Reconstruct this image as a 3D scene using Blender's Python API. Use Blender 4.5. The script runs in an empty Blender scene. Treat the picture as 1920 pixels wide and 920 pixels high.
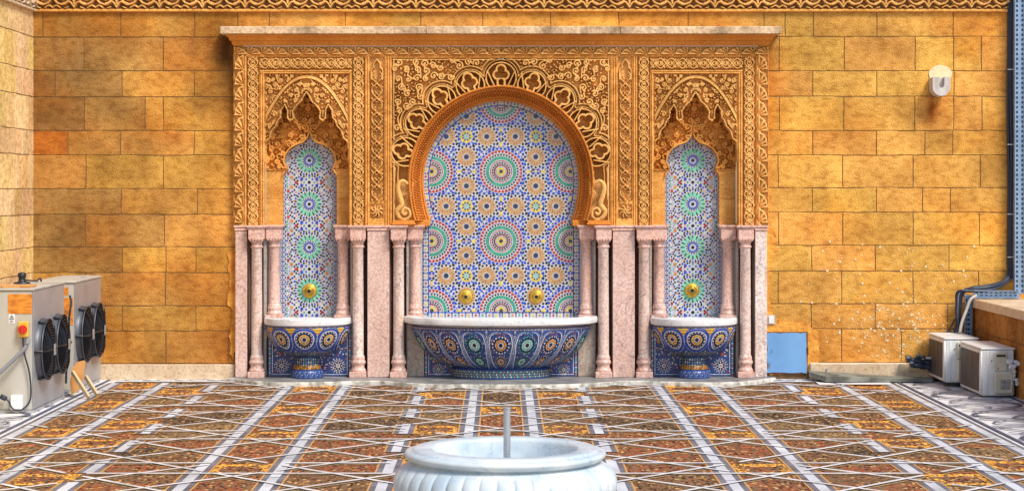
import bpy, math, random
import numpy as np
R = math.radians
random.seed(7); rng = np.random.RandomState(7)
scene = bpy.context.scene
C = scene.collection

# ------------------------------------------------------------------ camera, sky, sun, exposure
CAMZ = 1.8; DIST = 18.2; F = 3640.0          # F: focal length in photo pixels (photo is 1920 wide)
cd = bpy.data.cameras.new('camera'); cam = bpy.data.objects.new('camera', cd); C.objects.link(cam)
cam.location = (0, -DIST, CAMZ); cam.rotation_euler = (R(90), 0, 0)
cd.sensor_width = 36; cd.lens = 36*F/1920
cd.shift_x = (960-940)/1920; cd.shift_y = -(460-352)/1920
cd.clip_start = .1; cd.clip_end = 500
scene.camera = cam
SUN_EL, SUN_AZ = 50, 138                     # azimuth clockwise from +Y (seen from above)
w = bpy.data.worlds.new('World'); scene.world = w; w.use_nodes = True
nt = w.node_tree
sky = nt.nodes.new('ShaderNodeTexSky'); sky.sky_type = 'NISHITA'; sky.sun_disc = False
sky.sun_elevation = R(SUN_EL); sky.sun_rotation = R(SUN_AZ)
nt.links.new(sky.outputs[0], nt.nodes['Background'].inputs[0]); nt.nodes['Background'].inputs[1].default_value = .125
sd = bpy.data.lights.new('sun', 'SUN'); sun = bpy.data.objects.new('sun', sd); C.objects.link(sun)
sd.energy = 2.6; sd.angle = R(18); sd.color = (1, .93, .83)
az = R(SUN_AZ); el = R(SUN_EL)
from mathutils import Vector
sdir = Vector((math.sin(az)*math.cos(el), math.cos(az)*math.cos(el), math.sin(el)))
sun.rotation_euler = sdir.to_track_quat('Z', 'Y').to_euler(); sun.location = sdir*30
scene.view_settings.view_transform = 'Standard'; scene.view_settings.look = 'None'
scene.view_settings.exposure = .60; scene.view_settings.gamma = 1; scene.view_settings.use_curve_mapping = False

# ------------------------------------------------------------------ helpers
S = .005                                     # metres per photo pixel on the wall plane
def PX(x): return (x-940)*S
def PZ(y): return CAMZ-(y-352)*S
def WX(x, Y): return (x-940)*(DIST+Y)/F      # the same at depth Y
def WZ(y, Y): return CAMZ-(y-352)*(DIST+Y)/F
MIRX = -.0025
ORI = {}
def setp(o, label=None, cat=None, group=None, kind=None):
    if label: o['label'] = label
    if cat: o['category'] = cat
    if group: o['group'] = group
    if kind: o['kind'] = kind
    return o
def thing(name, loc, label, cat, group=None):
    o = bpy.data.objects.new(name, None); C.objects.link(o); o.location = loc; o.empty_display_size = .1
    ORI[o] = np.array(loc, float); return setp(o, label, cat, group)
def build(name, V, Fc, mat, parent=None, cols=None, vcols=None, smooth=False, local=False):
    V = np.asarray(V, float).reshape(-1, 3)
    org = ORI.get(parent, np.zeros(3)) if (parent is not None and not local) else np.zeros(3)
    me = bpy.data.meshes.new(name)
    if isinstance(Fc, np.ndarray):
        me.vertices.add(len(V)); me.vertices.foreach_set('co', (V-org).ravel())
        k = Fc.shape[1]; n = len(Fc)
        me.loops.add(n*k); me.loops.foreach_set('vertex_index', Fc.ravel().astype(np.int32))
        me.polygons.add(n); me.polygons.foreach_set('loop_start', np.arange(n, dtype=np.int32)*k)
        me.update(calc_edges=True); me.validate()
    else:
        me.from_pydata((V-org).tolist(), [], Fc)
    if cols is not None and len(cols) == len(me.polygons):
        a = me.attributes.new('tint', 'FLOAT_COLOR', 'FACE')
        cc = np.ones((len(cols), 4)); cc[:, :3] = np.asarray(cols)[:, :3]; a.data.foreach_set('color', cc.ravel())
    if vcols is not None:
        a = me.attributes.new('tint', 'FLOAT_COLOR', 'POINT')
        cc = np.ones((len(vcols), 4)); cc[:, :3] = np.asarray(vcols)[:, :3]; a.data.foreach_set('color', cc.ravel())
    for m in (mat if isinstance(mat, (list, tuple)) else [mat]): me.materials.append(m)
    me.polygons.foreach_set('use_smooth', np.full(len(me.polygons), bool(smooth)))
    o = bpy.data.objects.new(name, me); C.objects.link(o)
    if parent is not None: o.parent = parent
    ORI[o] = ORI.get(parent, np.zeros(3)) if parent is not None else np.zeros(3)
    return o
def dup(o, parent=None):
    c = o.copy(); C.objects.link(c)
    if parent is not None: c.parent = parent
    for ch in list(o.children): dup(ch, c)
    return c
class MB:
    def __init__(s): s.v = []; s.f = []; s.c = []
    def face(s, pts, col=None):
        b = len(s.v); s.v += [tuple(p) for p in pts]; s.f.append(tuple(range(b, b+len(pts)))); s.c.append(col or (1, 1, 1))
    def box(s, x0, x1, y0, y1, z0, z1, b=.003, col=None):
        cx, cy, cz = (x0+x1)/2, (y0+y1)/2, (z0+z1)/2; h = (abs(x1-x0)/2, abs(y1-y0)/2, abs(z1-z0)/2)
        b = min(b, min(h)*.6); base = len(s.v); idx = {}
        for sx in (-1, 1):
            for sy in (-1, 1):
                for sz in (-1, 1):
                    sg = (sx, sy, sz)
                    for k in range(3):
                        p = [sg[i]*(h[i] if i == k else h[i]-b) for i in range(3)]
                        idx[(sx, sy, sz, k)] = len(s.v); s.v.append((cx+p[0], cy+p[1], cz+p[2]))
        def add(l): s.f.append(tuple(l)); s.c.append(col or (1, 1, 1))
        for k in range(3):
            i, j = (k+1) % 3, (k+2) % 3
            for sg in (-1, 1):
                l = []
                for a, c in ((-1, -1), (1, -1), (1, 1), (-1, 1)):
                    q = [0, 0, 0]; q[k] = sg; q[i] = a; q[j] = c; l.append(idx[(q[0], q[1], q[2], k)])
                add(l if sg > 0 else l[::-1])
            for a in (-1, 1):
                for c in (-1, 1):
                    q0 = [0, 0, 0]; q1 = [0, 0, 0]; q0[k] = -1; q1[k] = 1; q0[i] = q1[i] = a; q0[j] = q1[j] = c
                    l = [idx[(*q0, i)], idx[(*q1, i)], idx[(*q1, j)], idx[(*q0, j)]]
                    add(l if a*c < 0 else l[::-1])
        for sx in (-1, 1):
            for sy in (-1, 1):
                for sz in (-1, 1):
                    l = [idx[(sx, sy, sz, k)] for k in range(3)]; add(l if sx*sy*sz > 0 else l[::-1])
    def prism(s, pts, axis, a0, a1, col=None):      # extrude a 2-D outline along an axis
        def P(u, v, a):
            return (a, u, v) if axis == 'x' else (u, a, v) if axis == 'y' else (u, v, a)
        n = len(pts); s.face([P(u, v, a0) for u, v in pts], col); s.face([P(u, v, a1) for u, v in pts][::-1], col)
        for i in range(n):
            p, q = pts[i], pts[(i+1) % n]; s.face([P(*p, a0), P(*p, a1), P(*q, a1), P(*q, a0)], col)
    def tube(s, pts, r, n=8, cap=True, col=None):
        pts = [np.array(p, float) for p in pts]; rings = []
        rr = r if hasattr(r, '__len__') else [r]*len(pts)
        up = np.array([.13, .31, 1.]); 
        for i, p in enumerate(pts):
            t = pts[min(i+1, len(pts)-1)]-pts[max(i-1, 0)]; t = t/(np.linalg.norm(t)+1e-9)
            a = np.cross(t, up); 
            if np.linalg.norm(a) < .1: a = np.cross(t, np.array([1., 0, 0]))
            a /= np.linalg.norm(a); b = np.cross(t, a)
            base = len(s.v)
            for k in range(n):
                q = p+rr[i]*(math.cos(2*math.pi*k/n)*a+math.sin(2*math.pi*k/n)*b); s.v.append(tuple(q))
            rings.append(base)
        for i in range(len(pts)-1):
            for k in range(n):
                s.f.append((rings[i]+k, rings[i]+(k+1) % n, rings[i+1]+(k+1) % n, rings[i+1]+k)); s.c.append(col or (1, 1, 1))
        if cap:
            s.f.append(tuple(rings[0]+k for k in range(n))[::-1]); s.f.append(tuple(rings[-1]+k for k in range(n))); s.c += [col or (1, 1, 1)]*2
    def build(s, name, mat, parent=None, tint=False, smooth=False, local=False):
        return build(name, s.v, s.f, mat, parent, cols=s.c if tint else None, smooth=smooth, local=local)
def lathe(prof, n=32, c=(0, 0, 0), a0=0, a1=360, sx=1, sy=1, fl=None):
    V = []; Fc = []; full = abs(a1-a0) >= 360; m = n if full else n+1
    for (r, z) in prof:
        for k in range(m):
            a = R(a0+(a1-a0)*k/n); rr = r*(fl(a, z, r) if fl else 1)
            V.append((c[0]+rr*math.cos(a)*sx, c[1]+rr*math.sin(a)*sy, c[2]+z))
    for i in range(len(prof)-1):
        for k in range(n):
            k2 = (k+1) % m
            Fc.append((i*m+k, i*m+k2, (i+1)*m+k2, (i+1)*m+k))
    return V, Fc
def catmull(pts, n=8, closed=False):
    P = [np.array(p, float) for p in pts]; out = []; N = len(P)
    for i in range(N if closed else N-1):
        if closed: p0, p1, p2, p3 = P[i-1], P[i], P[(i+1) % N], P[(i+2) % N]
        else: p0, p1, p2, p3 = P[max(i-1, 0)], P[i], P[i+1], P[min(i+2, N-1)]
        for k in range(n):
            t = k/n; out.append(.5*((2*p1)+(-p0+p2)*t+(2*p0-5*p1+4*p2-p3)*t*t+(-p0+3*p1-3*p2+p3)*t**3))
    if not closed: out.append(P[-1])
    return out
def vnoise(x, y, seed=0):
    x = np.asarray(x, float); y = np.asarray(y, float)
    xi = np.floor(x).astype(int); yi = np.floor(y).astype(int); fx = x-xi; fy = y-yi
    fx = fx*fx*(3-2*fx); fy = fy*fy*(3-2*fy)
    def h(a, b):
        n = (a*374761393+b*668265263+seed*974634777) & 0x7fffffff
        n = ((n ^ (n >> 13))*1274126177) & 0x7fffffff
        return ((n ^ (n >> 16)) & 0xffff)/65535.
    return (h(xi, yi)*(1-fx)+h(xi+1, yi)*fx)*(1-fy)+(h(xi, yi+1)*(1-fx)+h(xi+1, yi+1)*fx)*fy
def fbm(x, y, seed=0, o=4):
    s = 0; a = .5; t = 0
    for i in range(o): s = s+a*vnoise(x*2**i, y*2**i, seed+i); t += a; a *= .5
    return s/t
def inpoly(X, Y, poly):
    ins = np.zeros(np.shape(X), bool); n = len(poly)
    for i in range(n):
        x1, y1 = poly[i]; x2, y2 = poly[(i+1) % n]
        if y1 == y2: continue
        c = ((y1 > Y) != (y2 > Y)) & (X < (x2-x1)*(Y-y1)/(y2-y1)+x1); ins ^= c
    return ins

# ------------------------------------------------------------------ materials
def mat(name, col=(.5, .5, .5), rough=.6, metal=0, tint=False, noise=None, bump=None, spec=.5, coat=0, extra=None):
    m = bpy.data.materials.new(name); m.use_nodes = True; t = m.node_tree; L = t.links; N = t.nodes
    b = N['Principled BSDF']; b.inputs['Roughness'].default_value = rough; b.inputs['Metallic'].default_value = metal
    b.inputs['Specular IOR Level'].default_value = spec; b.inputs['Coat Weight'].default_value = coat
    b.inputs['Coat Roughness'].default_value = .15
    geo = N.new('ShaderNodeNewGeometry'); geo = geo.outputs['Position']
    if tint:
        a = N.new('ShaderNodeAttribute'); a.attribute_name = 'tint'
        mx = N.new('ShaderNodeMix'); mx.data_type = 'RGBA'; mx.blend_type = 'MULTIPLY'; mx.inputs[0].default_value = 1
        mx.inputs[6].default_value = (*col, 1); L.new(a.outputs['Color'], mx.inputs[7]); cur = mx.outputs[2]
    else:
        rg = N.new('ShaderNodeRGB'); rg.outputs[0].default_value = (*col, 1); cur = rg.outputs[0]
    for (sc, lo, hi, c0, c1, det, stretch) in (noise or []):
        mp = N.new('ShaderNodeMapping'); mp.inputs['Scale'].default_value = stretch; L.new(geo, mp.inputs[0])
        nz = N.new('ShaderNodeTexNoise'); nz.inputs['Scale'].default_value = sc; nz.inputs['Detail'].default_value = det
        L.new(mp.outputs[0], nz.inputs['Vector'])
        cr = N.new('ShaderNodeValToRGB'); cr.color_ramp.elements[0].position = lo; cr.color_ramp.elements[1].position = hi
        cr.color_ramp.elements[0].color = (*c0, 1); cr.color_ramp.elements[1].color = (*c1, 1)
        L.new(nz.outputs[0], cr.inputs[0])
        mx = N.new('ShaderNodeMix'); mx.data_type = 'RGBA'; mx.blend_type = 'MULTIPLY'; mx.inputs[0].default_value = 1
        L.new(cur, mx.inputs[6]); L.new(cr.outputs[0], mx.inputs[7]); cur = mx.outputs[2]
    if extra: cur = extra(t, geo, cur)
    L.new(cur, b.inputs['Base Color'])
    if bump:
        sc, st, dist, det = bump
        nz = N.new('ShaderNodeTexNoise'); nz.inputs['Scale'].default_value = sc; nz.inputs['Detail'].default_value = det
        L.new(geo, nz.inputs['Vector'])
        bp = N.new('ShaderNodeBump'); bp.inputs['Strength'].default_value = st; bp.inputs['Distance'].default_value = dist
        L.new(nz.outputs[0], bp.inputs['Height']); L.new(bp.outputs[0], b.inputs['Normal'])
    return m
W1 = (1, 1, 1)
def veins(scale, width, colr, dist=3.):
    def fn(t, geo, cur):
        N = t.nodes; L = t.links
        nz = N.new('ShaderNodeTexNoise'); nz.inputs['Scale'].default_value = scale; nz.inputs['Detail'].default_value = 5
        nz.inputs['Distortion'].default_value = dist; L.new(geo, nz.inputs['Vector'])
        m1 = N.new('ShaderNodeMath'); m1.operation = 'SUBTRACT'; m1.inputs[1].default_value = .5; L.new(nz.outputs[0], m1.inputs[0])
        m2 = N.new('ShaderNodeMath'); m2.operation = 'ABSOLUTE'; L.new(m1.outputs[0], m2.inputs[0])
        cr = N.new('ShaderNodeValToRGB'); cr.color_ramp.elements[0].position = 0; cr.color_ramp.elements[1].position = width
        cr.color_ramp.elements[0].color = (*colr, 1); cr.color_ramp.elements[1].color = (1, 1, 1, 1); L.new(m2.outputs[0], cr.inputs[0])
        mx = N.new('ShaderNodeMix'); mx.data_type = 'RGBA'; mx.blend_type = 'MULTIPLY'; mx.inputs[0].default_value = 1
        L.new(cur, mx.inputs[6]); L.new(cr.outputs[0], mx.inputs[7]); return mx.outputs[2]
    return fn
M = {}
M['stone'] = mat('sandstone_block', (1, 1, 1), .9, tint=True, spec=.15,
    noise=[(2.6, .35, .65, (.82, .76, .68), (1.12, 1.1, 1.04), 6, W1), (95, .34, .52, (.66, .56, .44), (1.05, 1.04, 1.02), 4, (1, 1, 1.3)),
           (13, .34, .56, (.76, .68, .58), (1.05, 1.04, 1.02), 8, (1, 1, 1.6))], bump=(60, .8, .010, 7))
M['mortar'] = mat('mortar', (.20, .13, .06), .95, noise=[(9, .3, .7, (.55, .5, .42), (1.3, 1.2, 1.1), 4, W1)], bump=(80, .5, .01, 3))
M['carved'] = mat('carved_sandstone', (.84, .52, .19), .85, spec=.15, noise=[(2.3, .3, .7, (.78, .68, .55), (1.12, 1.1, 1.05), 4, W1), (70, .3, .65, (.75, .68, .58), (1.08, 1.06, 1.04), 3, W1)], bump=(90, .3, .006, 3))
M['arch'] = mat('arch_sandstone', (.72, .30, .06), .85, spec=.15, noise=[(2.3, .3, .7, (.8, .7, .6), (1.1, 1.08, 1.05), 4, W1), (70, .3, .65, (.8, .7, .6), (1.06, 1.05, 1.04), 3, W1)], bump=(90, .3, .006, 3))
M['hood'] = mat('hood_sandstone', (.78, .40, .10), .85, spec=.15, noise=[(2.3, .3, .7, (.8, .7, .6), (1.1, 1.08, 1.05), 4, W1), (70, .3, .65, (.8, .7, .6), (1.06, 1.05, 1.04), 3, W1)], bump=(90, .3, .006, 3))
M['plain'] = mat('plain_sandstone', (.78, .43, .125), .88, spec=.15, noise=[(5, .3, .7, (.78, .64, .48), (1.12, 1.1, 1.05), 6, (1, 1, 2.5)), (50, .3, .6, (.75, .64, .5), (1.05, 1.04, 1.02), 4, W1)], bump=(60, .5, .01, 4))
M['copestone'] = mat('weathered_coping', (.72, .51, .31), .85, noise=[(4, .33, .55, (.5, .47, .44), (1.1, 1.1, 1.1), 7, (1, 1, .6)), (30, .3, .6, (.6, .56, .5), (1.05, 1.05, 1.05), 4, W1)], bump=(40, .5, .01, 5))
M['pink'] = mat('pink_marble', (.72, .54, .46), .38, tint=True, noise=[(4, .3, .7, (.88, .80, .76), (1.1, 1.1, 1.12), 8, (1, 1, .6)), (45, .35, .6, (.78, .66, .62), (1.06, 1.06, 1.06), 5, W1)], extra=veins(.9, .010, (.62, .62, .68)), coat=.1)
M['white'] = mat('white_marble', (.80, .79, .76), .3, noise=[(5, .3, .7, (.82, .85, .9), (1.05, 1.05, 1.05), 8, W1)], extra=veins(1.2, .010, (.72, .74, .78)), coat=.15)
M['basin'] = mat('basin_marble', (.66, .70, .71), .35, noise=[(6, .3, .7, (.62, .72, .80), (1.08, 1.06, 1.04), 8, W1)], extra=veins(2.4, .009, (.66, .72, .78)), bump=(30, .15, .004, 4), coat=.1)
M['kerb'] = mat('worn_kerb_marble', (.58, .56, .50), .6, noise=[(14, .35, .6, (.45, .46, .4), (1.15, 1.15, 1.15), 6, W1)])
M['platform'] = mat('platform_marble', (.27, .265, .26), .45, noise=[(7, .3, .65, (.5, .52, .52), (1.1, 1.1, 1.1), 8, W1)], bump=(30, .3, .006, 4))
M['tile'] = mat('glazed_tile', (1, 1, 1), .22, tint=True, noise=[(120, .3, .7, (.82, .82, .85), (1.08, 1.08, 1.06), 2, W1)])
M['grout'] = mat('pale_glazed_ground', (.60, .61, .63), .35, noise=[(40, .3, .7, (.8, .8, .84), (1.05, 1.05, 1.05), 3, W1)])
M['tilering'] = mat('ochre_tile_ring', (.36, .17, .03), .35, noise=[(70, .4, .6, (.3, .3, .3), (1.4, 1.3, 1.2), 2, (1, 1, .1))])
M['bluegrout'] = mat('blue_glazed_ground', (.018, .055, .21), .4, noise=[(60, .3, .7, (.6, .6, .7), (1.5, 1.5, 1.3), 3, W1)])
M['brass'] = mat('polished_brass', (.80, .52, .08), .42, .7, noise=[(30, .3, .7, (.7, .65, .5), (1.1, 1.1, 1.1), 3, W1)])
M['black'] = mat('black_plastic', (.015, .016, .02), .4)
M['guard'] = mat('black_fan_metal', (.012, .015, .022), .35, .3)
M['galv'] = mat('galvanised_sheet', (.52, .53, .54), .42, .55, noise=[(3, .3, .7, (.82, .84, .88), (1.1, 1.09, 1.07), 4, W1), (160, .4, .6, (.82, .82, .85), (1.04, 1.04, 1.04), 1, W1)])
M['panelm'] = mat('painted_sheet_metal', (.52, .52, .48), .5, .1, noise=[(3, .3, .7, (.8, .76, .68), (1.1, 1.08, 1.06), 7, (1, 1, .35))])
M['ring'] = mat('fan_shroud_metal', (.10, .105, .12), .45, .5)
M['tray'] = mat('cable_tray_metal', (.30, .42, .56), .4, .5, noise=[(20, .3, .7, (.75, .78, .85), (1.15, 1.1, 1.1), 4, W1)])
M['cable'] = mat('dark_cable', (.02, .028, .05), .45)
M['cableg'] = mat('grey_hose', (.22, .23, .26), .5)
M['conduit'] = mat('pale_conduit', (.50, .46, .42), .45)
M['acw'] = mat('white_casing', (.80, .81, .80), .4, noise=[(7, .3, .7, (.82, .81, .78), (1.05, 1.05, 1.05), 6, W1)])
M['accr'] = mat('cream_cover', (.66, .62, .48), .45, noise=[(7, .3, .7, (.8, .78, .74), (1.05, 1.05, 1.05), 5, W1)])
M['acdark'] = mat('dark_grille', (.05, .045, .04), .5)
M['bars'] = mat('grille_bars_plastic', (.13, .12, .11), .5)
M['label'] = mat('grey_sticker', (.35, .35, .32), .5, noise=[(90, .4, .6, (.4, .4, .4), (1.3, 1.3, 1.3), 1, (1, 1, 3))])
M['paper'] = mat('white_sticker', (.75, .75, .73), .6)
M['red'] = mat('red_plastic', (.6, .03, .02), .35)
M['yellow'] = mat('yellow_plastic', (.75, .45, .05), .4)
M['rust'] = mat('orange_rusty_label', (.72, .27, .03), .7, noise=[(14, .35, .6, (.6, .5, .4), (1.15, 1.1, 1), 5, (1, 1, 3))])
M['card'] = mat('cardboard', (.62, .31, .10), .85, noise=[(8, .3, .7, (.75, .7, .6), (1.15, 1.12, 1.1), 5, W1)])
M['wood'] = mat('pale_wood', (.62, .48, .30), .7, noise=[(12, .3, .7, (.72, .66, .58), (1.1, 1.1, 1.05), 5, (1, 1, .2))])
M['blue'] = mat('blue_painted_metal', (.17, .37, .66), .45, noise=[(3, .3, .7, (.82, .85, .9), (1.12, 1.1, 1.06), 6, W1), (7, .28, .36, (.62, .42, .28), (1, 1, 1), 8, W1)], bump=(10, .1, .006, 3))
M['rustedge'] = mat('rusted_frame', (.16, .065, .02), .85, noise=[(30, .3, .7, (.5, .5, .5), (1.8, 1.4, 1.1), 5, W1)], bump=(60, .5, .006, 4))
M['plaster'] = mat('orange_plaster', (.80, .38, .06), .9, noise=[(9, .3, .65, (.72, .5, .35), (1.1, 1.08, 1.05), 6, W1)], bump=(26, .9, .02, 6))
M['cream'] = mat('cream_marble', (.70, .55, .38), .6, noise=[(5, .3, .7, (.8, .74, .66), (1.08, 1.07, 1.05), 6, W1), (40, .3, .5, (.75, .66, .55), (1.02, 1.02, 1.02), 5, W1)], bump=(30, .3, .005, 4))
M['slab'] = mat('grey_stone_slab', (.19, .20, .17), .7, noise=[(6, .35, .65, (.45, .46, .42), (1.3, 1.3, 1.25), 7, W1)], bump=(30, .6, .01, 5))
M['lamp'] = mat('lamp_housing', (.62, .57, .53), .7, noise=[(10, .3, .65, (.62, .55, .5), (1.1, 1.1, 1.1), 5, (1, 1, .25))], bump=(30, .3, .005, 3))
M['creampaint'] = mat('cream_paint', (.84, .70, .42), .7, noise=[(14, .3, .7, (.85, .8, .7), (1.05, 1.05, 1.05), 4, W1)])
M['splat'] = mat('white_paint_spots', (.80, .66, .40), .8)
M['blueled'] = mat('blue_sticker', (.03, .15, .7), .4)

# pebble paving: colour comes from the panel, broken into small stones by a Voronoi texture
def pebble(t, geo, cur):
    N = t.nodes; L = t.links
    def vor(sc, st):
        mp = N.new('ShaderNodeMapping'); mp.inputs['Scale'].default_value = st; L.new(geo, mp.inputs[0])
        v = N.new('ShaderNodeTexVoronoi'); v.inputs['Scale'].default_value = sc; L.new(mp.outputs[0], v.inputs['Vector']); return v
    v = vor(46, (1, .6, 1))
    sep = N.new('ShaderNodeSeparateColor'); L.new(v.outputs['Color'], sep.inputs[0])
    cr = N.new('ShaderNodeValToRGB'); cr.color_ramp.interpolation = 'CONSTANT'; e = cr.color_ramp.elements
    e[0].position = 0; e[0].color = (.12, .12, .14, 1); e[1].position = .26; e[1].color = (.7, .66, .62, 1)
    for p, c in ((.5, (1.0, .95, .9)), (.72, (1.35, 1.25, 1.15))):
        q = e.new(p); q.color = (*c, 1)
    L.new(sep.outputs[0], cr.inputs[0])
    mx = N.new('ShaderNodeMix'); mx.data_type = 'RGBA'; mx.blend_type = 'MULTIPLY'; mx.inputs[0].default_value = 1
    L.new(cur, mx.inputs[6]); L.new(cr.outputs[0], mx.inputs[7])
    f2 = N.new('ShaderNodeMath'); f2.operation = 'GREATER_THAN'; f2.inputs[1].default_value = .91; L.new(sep.outputs[1], f2.inputs[0])
    m0 = N.new('ShaderNodeMix'); m0.data_type = 'RGBA'; L.new(f2.outputs[0], m0.inputs[0]); L.new(mx.outputs[2], m0.inputs[6]); m0.inputs[7].default_value = (.66, .38, .14, 1); mx = m0
    d = N.new('ShaderNodeValToRGB'); d.color_ramp.elements[0].position = .50; d.color_ramp.elements[1].position = .68
    L.new(v.outputs['Distance'], d.inputs[0])
    m2 = N.new('ShaderNodeMix'); m2.data_type = 'RGBA'; L.new(d.outputs[0], m2.inputs[0]); L.new(mx.outputs[2], m2.inputs[6]); m2.inputs[7].default_value = (.20, .12, .06, 1)
    return m2.outputs[2]
M['pebble'] = mat('pebble_paving', (1, 1, 1), .8, tint=True, spec=.2, bump=(70, .5, .01, 2), extra=pebble)
M['strip'] = mat('pale_stone_strip', (.76, .76, .76), .5, noise=[(3, .3, .7, (.68, .66, .64), (1.12, 1.12, 1.14), 6, W1)])
M['core'] = mat('white_strip_core', (.64, .66, .70), .5, noise=[(2.2, .3, .7, (.62, .62, .62), (1.15, 1.14, 1.12), 7, W1)])
M['stript'] = mat('tan_stone_edging', (.40, .28, .15), .6, noise=[(40, .35, .6, (.35, .33, .3), (1.2, 1.15, 1.1), 3, W1)])
M['stripg'] = mat('grey_stone_strip', (.15, .155, .18), .5, noise=[(4, .3, .7, (.5, .5, .5), (1.4, 1.35, 1.3), 5, W1)])
M['stripo'] = mat('ochre_stone_strip', (.60, .30, .08), .6)
M['inlay'] = mat('white_inlay_ground', (.84, .84, .84), .45, noise=[(3, .3, .7, (.7, .7, .74), (1.1, 1.08, 1.06), 6, W1)])
M['inlayd'] = mat('dark_inlay_line', (.07, .095, .15), .5)
M['groundm'] = mat('beige_paving', (.42, .34, .26), .8, noise=[(2, .3, .7, (.7, .7, .7), (1.1, 1.1, 1.1), 6, W1)])

# ------------------------------------------------------------------ FLOOR
gm = MB(); gm.face([(-60, 40, -.012), (60, 40, -.012), (60, -60, -.012), (-60, -60, -.012)][::-1])
setp(gm.build('ground', M['groundm']), kind='structure')
G0, GP = .77, 1.6667
XL = [.24, .72, 1.41, 1.925, 2.61, 3.09]
cs = .03; XE = 3.57; DE = 8.4
nx = int(2*XE/cs); nd = int(DE/cs)
gx = (np.arange(nx+1)/nx*2-1)*XE; gd = np.arange(nd+1)/nd*DE
XX, DD = np.meshgrid(gx, gd)
V = np.stack([XX, -DD, np.zeros_like(XX)], -1).reshape(-1, 3)
ii, jj = np.meshgrid(np.arange(nx), np.arange(nd)); q = (jj*(nx+1)+ii)
Fq = np.stack([q, q+nx+1, q+nx+2, q+1], -1).reshape(-1, 4)
cx = (gx[:-1]+gx[1:])/2; cdd = (gd[:-1]+gd[1:])/2; CX, CD = np.meshgrid(cx, cdd); AX = np.abs(CX)
col_i = np.searchsorted(XL, AX); hrow = np.floor((CD-G0+.23)/GP*2)/1.; hin = ((CD-G0+.23) % GP) < .46
k1 = np.floor((CD+AX-1.667-G0+.31)/(GP/1)); in1 = ((CD+AX-1.667-G0+.31) % GP) < .62
k2 = np.floor((CD-AX+1.667-G0+.31)/(GP/1)); in2 = ((CD-AX+1.667-G0+.31) % GP) < .62
hid = (col_i*73+hrow*37+hin*11+k1*17+in1*5+k2*29+in2*3).astype(int) % 97
hs = ((hid*7919) % 101)/101.
red = np.array([.31, .082, .03]); brown = np.array([.20, .088, .036]); dark = np.array([.060, .038, .026]); gold = np.array([.95, .44, .05]); tan = np.array([.25, .16, .075])
cols = np.where((hs < .40)[..., None], red, np.where((hs < .68)[..., None], brown, np.where((hs < .84)[..., None], tan, dark)))
colmask = (col_i == 3) & ~hin; cols[colmask] = red
GOLD = [(.49, 1.35), (.49, 3.73), (0, 2.45), (1.667, .77), (1.667, 2.43), (1.667, 4.09), (1.667, 5.75), (1.667, 7.42), (2.85, 1.0), (3.34, .5), (3.34, 2.03), (2.85, 3.41),
        (2.85, 4.5), (3.34, 3.89), (3.34, 5.6), (2.85, 6.2), (.49, 5.6), (.49, 7.2), (0, 6.5), (3.34, 7.3)]
vr = fbm(CX*9, CD*3, 3, 3)*.6+.2
for (x, d) in GOLD:
    mk = (np.abs(AX-x) < .225) & (np.abs(CD-d) < .22); core = mk & (np.abs(AX-x) < .12*(.6+.8*vr)) & (np.abs(CD-d) < .12)
    cols[mk] = gold; cols[core] = red*.8
cols = cols*(.75+.5*vr)[..., None]
setp(build('floor', V, Fq, M['pebble'], cols=cols.reshape(-1, 3)), kind='structure')
def strip(mb, x0, d0, x1, d1, wd, z):
    L = math.hypot(x1-x0, d1-d0); nx_, nd_ = -(d1-d0)/L*wd/2, (x1-x0)/L*wd/2
    mb.face([(x0+nx_, -(d0+nd_), z), (x0-nx_, -(d0-nd_), z), (x1-nx_, -(d1-nd_), z), (x1+nx_, -(d1+nd_), z)])
fs = MB(); fg = MB(); fo = MB(); fsn = MB(); fe_ = MB()
dmin, dmax = .30, DE
def clipline(x0, d0, x1, d1):
    P = []
    t0, t1 = 0., 1.; dx, dd = x1-x0, d1-d0
    for p, qv in ((-dx, x0+XE), (dx, XE-x0), (-dd, d0-dmin), (dd, dmax-d0)):
        if p == 0:
            if qv < 0: return None
        else:
            r = qv/p
            if p < 0: t0 = max(t0, r)
            else: t1 = min(t1, r)
    if t0 >= t1: return None
    return (x0+dx*t0, d0+dd*t0, x0+dx*t1, d0+dd*t1)
def ingold(x, d, m=.24):
    x = abs(x)
    return any(abs(x-a) < m and abs(d-b) < m for a, b in GOLD)
def brokenstrip(mb, l, wd, z, step=.04):
    n = max(1, int(math.hypot(l[2]-l[0], l[3]-l[1])/step)); run = None; P = lambda t: (l[0]+(l[2]-l[0])*t, l[1]+(l[3]-l[1])*t)
    for i in range(n+1):
        ok = not ingold(*P(i/n)) and i < n
        if ok and run is None: run = i
        if not ok and run is not None:
            if i > run: strip(mb, *P(run/n), *P(i/n), wd, z)
            run = None
fan = {}
for k in range(-4, 9):
    g = G0+k*GP
    for off in (-.37, .37):
        for sg, z in ((1, .003), (-1, .005)):
            l = clipline(-6, g+off+sg*(-6-1.667), 6, g+off+sg*(6-1.667))
            if l: brokenstrip(fs, l, .030, z+.0085); brokenstrip(fe_, l, .062, z-.0017)
    for off in ():
        for sg, z in ((1, .003), (-1, .005)):
            l = clipline(-6, g+off+sg*(-6-1.667), 6, g+off+sg*(6-1.667))
            if l: brokenstrip(fs, l, .024, z+.0085)
    for off in (-.23, .23):
        l = clipline(-XE, g+off, XE, g+off)
        if l: brokenstrip(fs, l, .036, .0105); brokenstrip(fe_, l, .07, .0028)
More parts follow.
